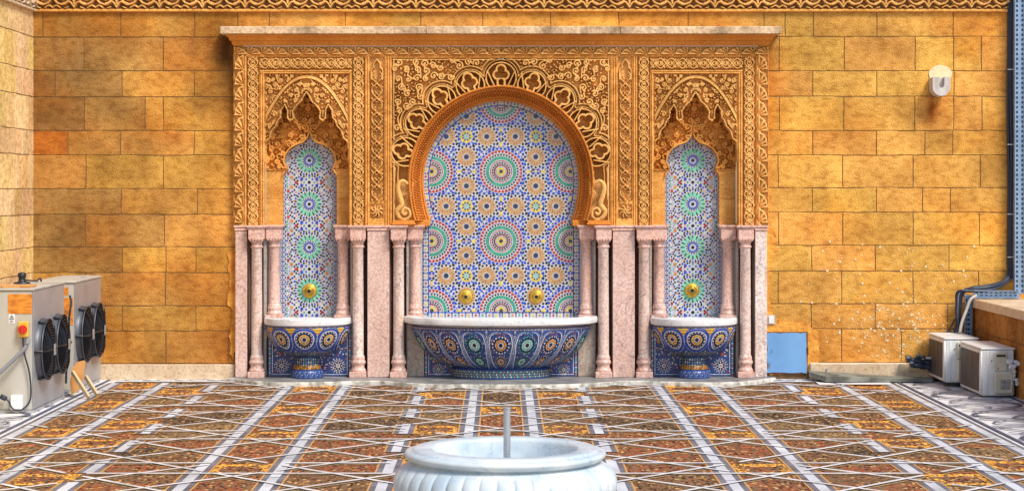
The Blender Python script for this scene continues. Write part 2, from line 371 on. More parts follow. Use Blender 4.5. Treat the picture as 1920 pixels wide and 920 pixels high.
for x in XL+[XE-.02]:
    for s in (-1, 1):
        segs = [(dmin, dmax)]
        if x in (.72, 2.61):                              # these two strips stop and start again at the long diamonds
            segs = [(a, a+.62) for a in np.arange(.45, 8, .98)]
        for a, b in segs:
            a = max(a, dmin); b = min(b, dmax)
            strip(fg, s*x, a, s*x, b, .14, .0045); strip(fo, s*x, a, s*x, b, .165, .0038)
            c = a
            while c < b-.05:                                # the white core is laid in lengths
                e = min(b, c+GP/2+random.uniform(-.1, .1)); strip(fsn, s*x, c+.008, s*x, e-.008, .065, .0055); c = e
flp = thing('paving_inlay', (0, -4, 0), 'straight pale and grey stone strips crossing the pebble floor', 'paving'); flp['kind'] = 'structure'; del flp['category']
fo.build('ochre_edging', M['stripo'], flp); fe_.build('tan_edging', M['stript'], flp); fs.build('thin_strips', M['strip'], flp); fg.build('grey_strips', M['stripg'], flp); fsn.build('white_strips', M['core'], flp)
oc = MB(); rr5 = random.Random(12)
for k in range(420):
    x = rr5.uniform(-XE+.1, XE-.1); d = rr5.uniform(.4, DE-.2); a_ = rr5.choice((.8, -.8, .5, -.5)); L_ = rr5.uniform(.05, .1)
    strip(oc, x, d, x+L_*math.cos(a_), d+L_*math.sin(a_), .018, .0015+k*.000002)
oc.build('ochre_slivers', M['stripo'], flp)
# white marble border with dark inlaid scrolls along the walls
ib = MB(); zz = .004
for s in (-1, 1):
    xa, xb = sorted((s*(XE+.005), s*4.5)); ib.face([(xa, 0, zz), (xa, -DE, zz), (xb, -DE, zz), (xb, 0, zz)])
    xa, xb = sorted((s*2.3, s*(XE+.0))); ib.face([(xa, .0, .0105), (xa, -.27, .0105), (xb, -.27, .0105), (xb, .0, .0105)])
ib.face([(2.9, -.27, .0105), (2.9, -.5, .0105), (XE+.004, -.5, .0105), (XE+.004, -.27, .0105)])
ib.build('marble_border', M['inlay'], flp)
il = MB(); zc = .014
def curve_strip(pts, wd):
    pts = catmull(pts, 6)
    for a, b in zip(pts[:-1], pts[1:]): strip(il, a[0], a[1], b[0], b[1], wd, zc+random.uniform(0, .0015))
for s in (-1, 1):
    for x in (3.66, 4.36): strip(il, s*x, .05, s*x, DE, .03, .0125)
    d = .35; k = 0
    while d < DE-.9:
        m = 1 if k % 2 else -1; xm = 4.01
        curve_strip([(s*(xm+m*.3), d-.1), (s*(xm-m*.05), d+.1), (s*(xm-m*.28), d+.35), (s*(xm-m*.1), d+.62), (s*(xm+m*.22), d+.8)], .036)
        curve_strip([(s*(xm-m*.3), d+.05), (s*(xm-m*.1), d+.22), (s*(xm+m*.12), d+.3), (s*(xm+m*.25), d+.15), (s*(xm+m*.12), d+.03)], .028)
        curve_strip([(s*(xm+m*.3), d+.3), (s*(xm+m*.08), d+.42), (s*(xm-.02), d+.6), (s*(xm+m*.15), d+.66), (s*(xm+m*.3), d+.5)], .028)
        strip(il, s*3.68, d+.42, s*(xm-.2), d+.5, .04, .0128); strip(il, s*(xm+.2), d+.2, s*4.34, d+.28, .04, .0128)
        d += .72; k += 1
    x = 2.4; k = 0
    while x < 3.5:
        curve_strip([(s*(x-.05), .16), (s*(x+.08), .06), (s*(x+.2), .12), (s*(x+.13), .2), (s*(x+.06), .15)], .016)
        curve_strip([(s*(x+.2), .12), (s*(x+.26), .2), (s*(x+.34), .15)], .016)
        x += .30
strip(il, 3.3, 1.28, 4.5, 1.38, .022, .0165); strip(il, 2.95, .1, 3.32, 1.28, .02, .0165)
il.build('dark_scroll_inlay', M['inlayd'], flp)

# ------------------------------------------------------------------ STONE WALLS
RL = [22, 70, 133, 182, 245, 291, 354, 402, 463, 511, 573, 620, 681]
RR = [22, 69, 133, 181, 245, 291, 352, 398, 460, 508, 569, 616, 679]
JL = [[80, 226, 365], [157, 306], [103, 229, 364], [158, 272, 306], [127, 226, 364], [161, 306], [227, 370], [160, 308], [229, 311, 367], [160, 310], [110, 229, 367], [170, 311, 428]]
JR = [[1472, 1525, 1644, 1787], [1461, 1583, 1716, 1788, 1840], [1524, 1644, 1789], [1461, 1582, 1715, 1788, 1841], [1524, 1643, 1734, 1786], [1459, 1580, 1712, 1838],
      [1523, 1643, 1730, 1782], [1460, 1580, 1712, 1836], [1522, 1641, 1779], [1459, 1578, 1712, 1835], [1521, 1641, 1777], [1578, 1690, 1800]]
base = np.array([.80, .45, .115])
VERY = {(65, 182): (.33, .20, .085), (65, 245): (.60, .17, .02), (65, 402): (.35, .22, .09), (103, 133): (.42, .26, .10), (158, 182): (.52, .31, .11), (65, 133): (.42, .25, .10),
        (65, 70): (.50, .32, .13), (65, 354): (.46, .29, .11), (157, 70): (.5, .31, .11), (65, 463): (.42, .26, .10), (127, 245): (.58, .30, .085), (160, 402): (.54, .31, .105)}
def block_grid(P, U, Vv, u0, v0, du, dv, nrm, gap, bev, tint, tone, step=.04):
    """front face of one block as a small grid, with chamfered rim; P collects arrays"""
    a, b = du-gap, dv-gap
    nu = max(2, int(a/step)); nv = max(2, int(b/step))
    us = np.concatenate([[0], np.linspace(bev, a-bev, nu), [a]]); vs = np.concatenate([[0], np.linspace(bev, b-bev, nv), [b]])
    UU, VV = np.meshgrid(us, vs); dep = np.zeros_like(UU); dep[0] = dep[-1] = 1; dep[:, 0] = dep[:, -1] = 1
    uw = u0+gap/2+UU; vw = v0+gap/2+VV
    j = (vnoise(uw*14, vw*14, 5)-.5)*.010
    dep = dep*(.0025+np.abs(j)*.25)+j*.03
    jx = (vnoise(uw*9+7, vw*9, 8)-.5)*.007*((UU == 0) | (UU == a)); jz = (vnoise(uw*9, vw*9+3, 9)-.5)*.010*((VV == 0) | (VV == b))
    uw2 = uw+jx; vw2 = vw+jz
    pts = U[0]+np.multiply.outer(uw2, U[1])+np.multiply.outer(vw2, Vv)+np.multiply.outer(dep, -np.array(nrm))
    t = np.ones(UU.shape+(3,))*np.array(tint)*tone(uw, vw)
    n = P['n']; m = UU.shape[1]; iu, iv = np.meshgrid(np.arange(m-1), np.arange(UU.shape[0]-1)); q = n+iv*m+iu
    P['V'].append(pts.reshape(-1, 3)); P['C'].append(t.reshape(-1, 3)); P['F'].append(np.stack([q, q+1, q+m+1, q+m], -1).reshape(-1, 4)); P['n'] += UU.size
def stain_shade_back(x, z):
    s = .62+.62*fbm(x*1.1, z*1.3, 11)+.22*(fbm(x*5, z*4, 12)-.5)
    out = np.ones(x.shape+(3,))*s[..., None]
    om = np.clip((fbm(x*1.6+3, z*2.1, 51)-.42)*3.2, 0, 1); out = out*(1-om[..., None]*np.array([.04, .22, .40]))
    dm = np.clip((fbm(x*2.3+13, z*3.1, 61)-.50)*4, 0, 1)*np.where(x < -2.4, .5, .10); out = out*(1-dm[..., None]*np.array([.42, .44, .40]))
    def blob(px, py, rx, ry, amt, c, seed):
        d = ((x-PX(px))/(rx*S))**2+((z-PZ(py))/(ry*S))**2
        m = np.clip(np.exp(-d*.9)*(.5+1.0*fbm(x*7, z*5, seed)), 0, 1)*amt
        nonlocal out; out = out*(1-m[..., None]*(1-np.array(c)))
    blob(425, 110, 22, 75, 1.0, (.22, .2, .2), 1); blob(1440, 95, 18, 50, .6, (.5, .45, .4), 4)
    blob(130, 150, 90, 90, .55, (.55, .55, .6), 6); blob(260, 275, 45, 22, .6, (.5, .5, .5), 7); blob(225, 210, 40, 30, .6, (.55, .55, .55), 2)
    blob(130, 440, 150, 110, .5, (.6, .6, .62), 12); blob(120, 120, 110, 60, .5, (.6, .6, .62), 14); blob(300, 650, 160, 60, .35, (.75, .6, .5), 13); blob(1505, 110, 60, 30, .4, (.7, .68, .66), 15)
    blob(1680, 90, 60, 25, .4, (.7, .68, .66), 16); blob(1520, 170, 60, 20, .45, (.62, .58, .55), 17); blob(1810, 60, 50, 25, .4, (.7, .66, .64), 22)
    blob(1748, 205, 12, 30, 1.0, (.42, .2, .1), 18); blob(1770, 220, 40, 45, .5, (.8, .6, .45), 19); blob(1600, 640, 200, 50, .3, (.8, .72, .62), 20)  # first two: rust plus shade under the wall lamp, painted into the tint
    blob(405, 330, 30, 300, .35, (.95, .72, .5), 21)
    k = np.clip((fbm(x*5, z*22, 31)-.55)*4, 0, 1)*.25; return out*(1-k[..., None]*np.array([.5, .6, .7]))
wall = thing('stone_wall', (0, 0, 0), 'tall back wall of orange sandstone blocks with a carved frieze along its top', 'wall')
P = {'n': 0, 'V': [], 'F': [], 'C': []}
def tint_for(x, y):
    if (x, y) in VERY: return np.array(VERY[(x, y)])*.75+base*.27
    r = random.random(); t = base*(1+random.uniform(-.13, .11)); t[1] *= 1+random.uniform(-.07, .07)
    if x < 440: t *= .90 if y < 560 else .95
    if x > 1400: t = t*np.array([1.04, 1.04, 1.0])
    return t
def rowblocks(rows, joints, xa, xb, bottom=None):
    for r in range(len(rows)-1):
        js = [xa]+[j for j in joints[r] if xa+6 < j < xb-6]+[xb]
        for a, b in zip(js[:-1], js[1:]):
            block_grid(P, (np.array([0, 0, 0]), np.array([1., 0, 0])), np.array([0, 0, 1.]), PX(a), PZ(rows[r+1]), (b-a)*S, (rows[r+1]-rows[r])*S, (0, -1, 0), .007, .0026, tint_for(a if a != xa else 65, rows[r]) if xa < 400 else tint_for(a, rows[r]), stain_shade_back)
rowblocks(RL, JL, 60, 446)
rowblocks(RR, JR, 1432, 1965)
js = [446, 505, 647, 789, 905, 1032, 1160, 1290, 1432]
for a, b in zip(js[:-1], js[1:]):
    block_grid(P, (np.array([0, 0, 0]), np.array([1., 0, 0])), np.array([0, 0, 1.]), PX(a), PZ(70), (b-a)*S, 48*S, (0, -1, 0), .007, .0026, tint_for(a, 22), stain_shade_back)
for r, (ya, yb) in enumerate(((-120, -60), (-60, -22))):       # courses above the picture
    for a in range(60-60*(r % 2), 1960, 130): block_grid(P, (np.array([0, 0, 0]), np.array([1., 0, 0])), np.array([0, 0, 1.]), PX(max(a, 60)), PZ(yb), 130*S, (yb-ya)*S, (0, -1, 0), .007, .0026, tint_for(a, 1000), stain_shade_back)
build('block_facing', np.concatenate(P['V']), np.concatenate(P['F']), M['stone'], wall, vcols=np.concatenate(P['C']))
mb = MB()
mb.box(PX(55), PX(445), .005, .45, -.1, PZ(-121), .002); mb.box(PX(1433), PX(1966), .005, .45, -.1, PZ(-121), .002); mb.box(PX(445.2), PX(1432.8), .005, .45, PZ(72), PZ(-121), .002)
mb.build('mortar_core', M['mortar'], wall)
# white paint spots splashed over the lower right of the wall
sp = MB()
for i in range(620):
    if i < 330: px, py = random.gauss(1685, 50), random.gauss(620, 42)
    else: px, py = random.uniform(1500, 1850), random.uniform(450, 670)
    if not (1470 < px < 1880 and 440 < py < 674): continue
    if py < 560 and random.random() < .3: continue
    r = random.choice((.6, .6, .8, .9, 1.1, 1.5, 2.3))*S*.95; ph = random.random()*6
    sp.face([(PX(px)+r*math.cos(ph+k*.9)*random.uniform(.6, 1.4), -.0012-i*.000006, PZ(py)+r*math.sin(ph+k*.9)*random.uniform(.7, 1.4)) for k in range(7)])
sp.build('paint_splatter', M['splat'], wall)
# cream skirting
mb = MB(); mb.box(PX(60), PX(441), -.03, .0045, 0, PZ(682), .005); mb.box(PX(1517), PX(1760), -.04, .0045, 0, PZ(679), .012)
mb.build('skirting', M['cream'], wall)

# left side wall, returning towards the camera
side = thing('side_wall', (PX(63), -4, 0), 'pale sandstone side wall meeting the back wall at the left corner', 'wall')
P = {'n': 0, 'V': [], 'F': [], 'C': []}
def stain_side(u, v):
    s = .94+.16*fbm(u*2+9, v*2, 41); k = np.clip((fbm(u*3, v*9, 43)-.5)*4, 0, 1)*.35
    return (np.ones(u.shape+(3,))*s[..., None])*(1-k[..., None]*np.array([.10, .12, .16]))
rows = [-120, -60, -22]+RL+[708]
for r in range(len(rows)-1):
    u = 0.; k = 0
    first = [.2, .42][r % 2]
    while u < 10:
        du = first if k == 0 else random.choice((.24, .3, .62, .5)); k += 1
        if rows[r] == -22: break
        t = np.array([.86, .66, .34])*random.uniform(.85, 1.1)*np.array([1, random.uniform(.88, 1.04), random.uniform(.75, 1.15)])
        block_grid(P, (np.array([PX(63), 0, 0]), np.array([0, -1., 0])), np.array([0, 0, 1.]), u, PZ(rows[r+1]), du, (rows[r+1]-rows[r])*S, (1, 0, 0), .007, .0026, t, stain_side, .08)
        u += du
Fs = np.concatenate(P['F'])[:, ::-1]
build('block_facing', np.concatenate(P['V']), Fs.copy(), M['stone'], side, vcols=np.concatenate(P['C']))
mb = MB(); mb.box(PX(63)-.45, PX(63)-.005, -10, .44, -.1, PZ(-121), .002); mb.build('mortar_core', M['mortar'], side)

# ------------------------------------------------------------------ relief carving tools (height fields on a 1 px = 5 mm grid)
class Canvas:
    def __init__(s, x0, y0, x1, y1, res=1.):
        s.x0, s.y0, s.x1, s.y1, s.res = x0, y0, x1, y1, res
        s.nx = int(round((x1-x0)/res)); s.ny = int(round((y1-y0)/res))
        s.xs = x0+np.arange(s.nx+1)*(x1-x0)/s.nx; s.ys = y0+np.arange(s.ny+1)*(y1-y0)/s.ny
        s.X, s.Y = np.meshgrid(s.xs, s.ys); s.D = np.full(s.X.shape, 20.)
        s.cX = (s.X[:-1, :-1]+s.X[1:, 1:])/2; s.cY = (s.Y[:-1, :-1]+s.Y[1:, 1:])/2
    def dot(s, x, y, w):
        r = 5; i0 = int((x-s.x0-r)/s.res); i1 = int((x-s.x0+r)/s.res)+2; j0 = int((y-s.y0-r)/s.res); j1 = int((y-s.y0+r)/s.res)+2
        i0 = max(i0, 0); j0 = max(j0, 0)
        if i1 <= i0 or j1 <= j0 or i0 > s.nx or j0 > s.ny: return
        sl = (slice(j0, j1), slice(i0, i1)); d = np.hypot(s.X[sl]-x, s.Y[sl]-y)-w
        s.D[sl] = np.minimum(s.D[sl], d)
    def stroke(s, pts, w, step=.9):
        pts = [tuple(p) for p in pts]
        ws = w if hasattr(w, '__len__') else [w]*len(pts)
        for (a, b, wa, wb) in zip(pts[:-1], pts[1:], ws[:-1], ws[1:]):
            n = max(1, int(math.hypot(b[0]-a[0], b[1]-a[1])/step))
            for k in range(n+1):
                t = k/n; s.dot(a[0]+(b[0]-a[0])*t, a[1]+(b[1]-a[1])*t, wa+(wb-wa)*t)
    def mirror(s, cx):
        """mirror the distance field about x = cx (grid must be symmetric about it)"""
        s.D = np.minimum(s.D, s.D[:, ::-1])
    def h(s, depth, edge=1.2):
        depth = depth*1.9; t = np.clip(.5-s.D/edge, 0, 1); t = t*t*(3-2*t); return depth*t*(1-.12*np.clip(1-np.abs(s.D+.4), 0, 1)*0)
def spiral(cx, cy, r, turns, a0, sg=1, n=26):
    return [(cx+r*(1-.86*k/n)*math.cos(a0+sg*2*math.pi*turns*k/n), cy+r*(1-.86*k/n)*math.sin(a0+sg*2*math.pi*turns*k/n)) for k in range(n+1)]
def arabesque(cv, ok, spacing=19, w=1.8, seed=1, leaf=420):
    rd = random.Random(seed); pts = []; tries = 0
    xr = (cv.x0, cv.x1); yr = (cv.y0, cv.y1)
    while tries < 900:
        tries += 1; x = rd.uniform(*xr); y = rd.uniform(*yr)
        if not ok(x, y): continue
        if all((x-a)**2+(y-b)**2 > (spacing*.82)**2 for a, b in pts): pts.append((x, y))
    ang = {}
    for k, (x, y) in enumerate(pts):
        sg = 1 if k % 2 else -1; a0 = rd.uniform(0, 6.28); r = spacing*.40*rd.uniform(.85, 1.1)
        cv.stroke(spiral(x, y, r, 1.35, a0, sg), [w*1.15]*14+[w]*13); ang[k] = (x+r*math.cos(a0), y+r*math.sin(a0))
        cv.dot(x, y, w*1.2)
        nb = sorted(range(len(pts)), key=lambda j: (pts[j][0]-x)**2+(pts[j][1]-y)**2)[1:3]
        for j in nb[:1]:
            p0 = ang[k]; p1 = pts[j]; mx = (p0[0]+p1[0])/2+rd.uniform(-5, 5); my = (p0[1]+p1[1])/2+rd.uniform(-5, 5)
            d = math.hypot(p1[0]-p0[0], p1[1]-p0[1]) or 1; q = (p1[0]-(p1[0]-p0[0])/d*spacing*.4, p1[1]-(p1[1]-p0[1])/d*spacing*.4)
            cv.stroke(catmull([p0, (mx, my), q], 6), w)
    for k in range(leaf):
        x = rd.uniform(*xr); y = rd.uniform(*yr)
        if not ok(x, y): continue
        i = int((x-cv.x0)/cv.res); j = int((y-cv.y0)/cv.res)
        if cv.D[j, i] > 2.5:
            a = rd.uniform(0, 6.28); l = 3.2; b = a+rd.uniform(-.9, .9)
            cv.stroke([(x-l*math.cos(a), y-l*math.sin(a)), (x, y), (x+l*math.cos(b), y+l*math.sin(b))], [w*.4, w*.95, w*.35])
def relief(name, cv, H, mask, Yf, back, m, parent, mirror=False, tintv=None, smooth=True):
    """Yf may be array (vertex depth); H raises towards the viewer (-Y)"""
    Yv = (Yf if isinstance(Yf, np.ndarray) else np.full(cv.X.shape, Yf))-H
    X = (cv.X-940)*S; Z = CAMZ-(cv.Y-352)*S
    if mirror: X = 2*MIRX-X
    V = np.stack([X, Yv, Z], -1).reshape(-1, 3); n = cv.nx+1
    jj, ii = np.nonzero(mask); q = jj*n+ii; Fq = np.stack([q, q+n, q+n+1, q+1], -1)
    # skirts along the mask's edge
    nb = len(V); Vb = V.copy(); Vb[:, 1] = back; mk = np.pad(mask, 1)
    sk = []
    for (dj, di, a, b) in ((-1, 0, 0, 1), (1, 0, n, n+1), (0, -1, 0, n), (0, 1, 1, n+1)):
        e = mask & ~mk[1+dj:1+dj+mask.shape[0], 1+di:1+di+mask.shape[1]]
        j2, i2 = np.nonzero(e); q2 = j2*n+i2
        f = np.stack([q2+a, q2+b, q2+b+nb, q2+a+nb], -1)
        if (dj, di) in ((1, 0), (0, -1)): f = f[:, ::-1]
        sk.append(f)
    Fa = np.concatenate([Fq]+sk); Va = np.concatenate([V, Vb])
    if mirror: Fa = Fa[:, ::-1]
    used, inv = np.unique(Fa, return_inverse=True); Fa = inv.reshape(-1, 4)
    return build(name, Va[used], np.ascontiguousarray(Fa), m, parent, smooth=False if not smooth else False)
def both(name, *a, **k):
    o = relief(name, *a, **k); p = relief(name, *a, mirror=True, **k); return o, p

# ------------------------------------------------------------------ carved frieze along the wall top
cv = Canvas(0, 0, 240, 40); 
for a in range(0, 241, 80):
    for sgn in (-1, 1):
        cv.stroke(spiral(a+sgn*20, 16, 13, 1.6, math.pi/2*1.0, sgn), 2.0)
        cv.stroke(catmull([(a, 36), (a+sgn*8, 26), (a+sgn*20, 31), (a+sgn*34, 26), (a+sgn*40, 8), (a+sgn*30, 0)], 8), 1.9)
        cv.stroke(catmull([(a+sgn*5, 2), (a+sgn*9, 12), (a+sgn*2, 22), (a, 30)], 8), 1.6)
        cv.stroke(catmull([(a+sgn*26, 37), (a+sgn*33, 33), (a+sgn*40, 37)], 5), 1.6)
        cv.stroke([(a+sgn*12, 36), (a+sgn*17, 38)], 1.4)
Dt = cv.D[:, :160]
cw = Canvas(60, -22, 1896, 18); reps = int(math.ceil((cw.nx+1)/160)); cw.D = np.tile(Dt, (1, reps))[:, :cw.nx+1]
o = relief('carved_frieze', cw, cw.h(.03), np.ones(cw.cX.shape, bool), .012, .05, M['carved'], wall)
mb = MB(); mb.box(PX(60), PX(1966), -.035, .009, PZ(23.3), PZ(17.6), .008); mb.box(PX(60), PX(1966), -.035, .009, PZ(-22), PZ(-27), .008); mb.box(PX(1896.2), PX(1966), .0, .009, PZ(17.5), PZ(-21.8), .002)
mb.build('frieze_moulding', M['plain'], wall)
# same frieze on the side wall
nn = 700; Ht = cw.h(.03)[:, :nn+1]
Zs = CAMZ-(cw.ys-352)*S; YY, ZZ = np.meshgrid(-np.arange(nn+1)*S*2, Zs)
V = np.stack([PX(63)-.012+Ht, YY, ZZ], -1).reshape(-1, 3); i_, j_ = np.meshgrid(np.arange(nn), np.arange(cw.ny)); q = j_*(nn+1)+i_
build('carved_frieze', V, np.stack([q, q+1, q+nn+2, q+nn+1], -1).reshape(-1, 4), M['cream'], side)
mb = MB(); mb.box(PX(63)-.008, PX(63)+.035, -7, .0, PZ(23.3), PZ(17.6), .008); mb.build('frieze_moulding', M['cream'], side)

# ------------------------------------------------------------------ THE WALL FOUNTAIN
ft = thing('wall_fountain', (0, 0, 0), 'carved sandstone wall fountain with three mosaic niches and pink marble columns', 'fountain')
CXA, CYA = 939.5, 338.
def arch_r(X, Y):
    yy = np.where(Y < CYA, CYA-Y, (Y-CYA)*.82); return np.sqrt((np.abs(X-CXA)+4)**2+yy**2)
MX = lambda x: 2*CXA-x
# cornice
mb = MB(); mb.box(PX(418), PX(800), -.20, .009, PZ(67), PZ(53), .006); mb.box(PX(800.6), PX(1160), -.20, .009, PZ(67), PZ(52.6), .006); mb.box(PX(1160.6), PX(1460), -.20, .009, PZ(67), PZ(53), .006)
mb.build('coping', M['copestone'], ft)
prof = [(67.3, -.17, 428), (71, -.168, 429), (72, -.15, 432), (78, -.13, 434), (79, -.11, 437), (85, -.10, 438), (88, -.085, 441)]
V = []; Fc = []
for (y, Yd, x) in prof:
    V += [(PX(x), .02, PZ(y)), (PX(x), Yd, PZ(y)), (PX(MX(x)), Yd, PZ(y)), (PX(MX(x)), .02, PZ(y))]
for i in range(len(prof)-1):
    for k in range(3): a = i*4+k; Fc.append((a, a+4, a+5, a+1))
Fc.append((0, 1, 2, 3))
build('cornice', V, Fc, M['arch'], ft)
# backing frame (plain ground of the screen) - mask with the openings cut out
lob = [(-77, 316), (-77, 267), (-69, 260), (-64, 245), (-56, 236), (-53, 226), (-48, 222), (-47, 208), (-41, 198), (-36, 208), (-36, 222), (-31, 228), (-24, 223), (-25, 209), (-17, 197), (-8, 190), (-6, 184), (0, 174)]
SC = 576.
lobp = [(SC+a, b) for a, b in lob]+[(SC-a, b) for a, b in lob[::-1][1:]]
opening = [(SC-79, 424), (SC-79, 316)]+lobp[1:-1]+[(SC+79, 316), (SC+79, 424)]
tile_op = [(0, 249), (-4, 259), (-13, 267), (-27, 272), (-38, 279), (-46, 291), (-48, 303), (-44, 312), (-42, 317), (-49, 326), (-51, 336), (-51, 424)]
TC = 579.
tilep = [(TC+a, b) for a, b in tile_op]+[(TC-a, b) for a, b in tile_op[::-1][:-1]]
cv = Canvas(440, 88, 940, 422)
inside_arch = (arch_r(cv.cX, cv.cY) < 176) & (cv.cY < 424) | (cv.cX > 776) & (cv.cY > 408)
m = ~inside_arch & ~((cv.cX > 736) & (cv.cY > 110) & (cv.cY < 413)) & ~((np.abs(cv.cX-SC) < 79) & (cv.cY > 139))
m &= ~((cv.cX > 463.5) & (cv.cX < 488.5) & (cv.cY > 107.5)) & ~((cv.cX > 463.5) & (cv.cX < 685.5) & (cv.cY > 107.5) & (cv.cY < 132.5)) & ~((cv.cX > 660.5) & (cv.cX < 685.5) & (cv.cY > 107.5))
m &= ~((cv.cX > 693.5) & (cv.cX < 721.5) & (cv.cY > 107.5) & (cv.cY < 376)) & ~((cv.cX > 695) & (cv.cX < 720) & (cv.cY > 382) & (cv.cY < 409))
m &= ~((cv.cX > 441) & (cv.cX < 459) & (cv.cY > 103)) & ~((cv.cX > 441) & (cv.cY > 89) & (cv.cY < 103))
H = np.zeros(cv.X.shape)
def ridge(mask_lines, w=1.6):
    global H
for x in (461.5, 491, 495, 657.5, 687, 691, 724, 728.5, 733): H = np.maximum(H, .013*np.clip(1.7-np.abs(cv.X-x), 0, 1)*(cv.Y > 105))
for y, xa, xb in ((105, 459, 940), (134.5, 488, 661), (137.8, 492, 657), (109, 722, 940)): H = np.maximum(H, .013*np.clip(1.5-np.abs(cv.Y-y), 0, 1)*(cv.X > xa)*(cv.X < xb))
both('moulding', cv, H, m, -.065, .05, M['plain'], ft)
# scallop-shell border
def shells(cv, vertical, n, per):
    X, Y = cv.X, cv.Y; H = np.zeros(X.shape)
    if vertical: u = (Y-cv.y0) % per; v = cv.x1-X; wdt = cv.x1-cv.x0
    else: u = (X-cv.x0) % per; v = cv.y1-Y; wdt = cv.y1-cv.y0
    a = np.arctan2(v, u+.01 if not vertical else (per-u)); r = np.hypot(v/wdt, ((u) if not vertical else (per-u))/per)
    H = .5+.5*np.cos(a*13); H = np.where(r < 1.0, .006+.030*H**.7*np.clip(r*2.5, 0, 1), -.012); H = np.where((r < .93) & (r > .82), .034, H)
    return H
cv = Canvas(441, 103, 459, 422); both('scallop_border', cv, shells(cv, True, 11, 28.6), np.ones(cv.cX.shape, bool), -.052, .05, M['carved'], ft)
cv = Canvas(441, 89, 940, 103); both('scallop_border', cv, shells(cv, False, 11, 25), np.ones(cv.cX.shape, bool), -.055, .05, M['carved'], ft)
# knotwork strips round the side niches
def knot(cv, vertical, per=41., A=8.8):
    if vertical: L0, L1, mid = cv.y0, cv.y1, (cv.x0+cv.x1)/2
    else: L0, L1, mid = cv.x0, cv.x1, (cv.y0+cv.y1)/2
    def P(t, o): return (mid+o, t) if vertical else (t, mid+o)
    ts = np.arange(L0-2, L1+3, 1.2)
    for s in (-1, 1):
        cv.stroke([P(t, s*A*math.sin(2*math.pi*(t-L0)/per)) for t in ts], 1.6)
        cv.stroke([P(t, s*(A*.62)*math.sin(4*math.pi*(t-L0)/per+.9)+s*1.5) for t in ts], 1.2)
    t = L0
    while t < L1+per:
        for s in (-1, 1):
            cv.stroke([P(t+per/4+1.5*k, s*(A*.5*math.cos(k*.5))) for k in range(-4, 5)], 1.1)
            for d in (per*.07, per*.43): cv.stroke([P(t+d, s*A*.98), P(t+d+2.5, s*A*.55), P(t+d+5, s*A*.9)], 1.1)
        cv.dot(*P(t+per/4, 0), 2.2); cv.dot(*P(t+per/2, 0), 2.6); cv.dot(*P(t, 0), 2.6); cv.dot(*P(t+3*per/4, 0), 2.2)
        t += per/2
for (x0, y0, x1, y1, vert) in ((464, 108, 488, 422, True), (661, 108, 685, 422, True), (488, 108, 661, 132, False)):
    cv = Canvas(x0, y0, x1, y1); knot(cv, vert); both('knotwork_strip', cv, cv.h(.024), np.ones(cv.cX.shape, bool), -.040, .05, M['carved'], ft)
# tall foliage panels between the niches
cv = Canvas(694, 108, 721, 376)
ts = np.arange(118, 374, 1.2)
for s in (-1, 1):
    cv.stroke([(707.5+s*9.5*math.sin((t-130)*2*math.pi/54), t) for t in ts if t > 135], 1.35)
    for k in range(9):
        y = 148+k*27; cv.stroke(spiral(707.5+s*5.2, y, 4.6, 1.1, math.pi/2*(1 if k % 2 else -1), s), 1.1); cv.stroke([(707.5+s*10.5, y+9), (707.5+s*7, y+13), (707.5+s*11, y+17)], 1.1)
        cv.stroke([(707.5, y+10), (707.5+s*4, y+14), (707.5, y+18)], 1.0)
    cv.stroke(catmull([(707.5+s*10.5, 150), (707.5+s*10.5, 132), (707.5+s*6, 128), (707.5+s*6, 121), (707.5, 112)], 6), 1.5)
both('foliage_panel', cv, cv.h(.024), np.ones(cv.cX.shape, bool), -.040, .05, M['carved'], ft)
cv = Canvas(695, 382, 720, 409)
for k in range(8):
    a = k*math.pi/4; cv.stroke([(707.5+2*math.cos(a), 395.5+2*math.sin(a)), (707.5+7*math.cos(a+.2), 395.5+7*math.sin(a+.2))], [1.2, 1.9]); cv.stroke([(707.5+9*math.cos(a+.3), 395.5+9*math.sin(a+.3)), (707.5+11*math.cos(a+.5), 395.5+11*math.sin(a+.5))], 1.4)
both('rosette_block', cv, cv.h(.022), np.ones(cv.cX.shape, bool), -.044, .05, M['carved'], ft)
# central spandrels: everything outside the scalloped lace
TH = [R(a) for a in (90, 108, 126.5, 145, 163.5)]; TH = TH+[math.pi-t for t in TH[1:]]
def scal(X, Y):
    d = np.full(np.shape(X), 99.)
    for t in TH:
        rr, rs = (186, 31.5) if abs(t-math.pi/2) > .01 else (193, 34)
        d = np.minimum(d, np.hypot(X-(CXA+rr*math.cos(t)), Y-(CYA-rr*math.sin(t)))-rs)
    return np.minimum(d, arch_r(X, Y)-199)
cv = Canvas(737, 111, 939.5, 413, res=202.5/253)
arabesque(cv, lambda x, y: scal(x, y) > 7 and x > 741 and y > 114 and y < 330, 16, 1.6, 3, 5200)
fr = np.minimum(np.minimum(np.abs(cv.X-739), np.abs(cv.Y-113)), np.abs(scal(cv.X, cv.Y)-4.5))-1.6
sd_ = scal(cv.X, cv.Y)
lower = (cv.Y > 338)
H = np.where(lower, .010, cv.h(.034)); H = np.maximum(H, .058*np.clip(.5-fr/1.2, 0, 1)*(~lower | (cv.X < 742)))
msk = (scal(cv.cX, cv.cY) > 0) | ((cv.cY > 338)); msk &= arch_r(cv.cX, cv.cY) > 175.5
both('spandrel_panel', cv, H, msk, -.022, .1, M['carved'], ft)
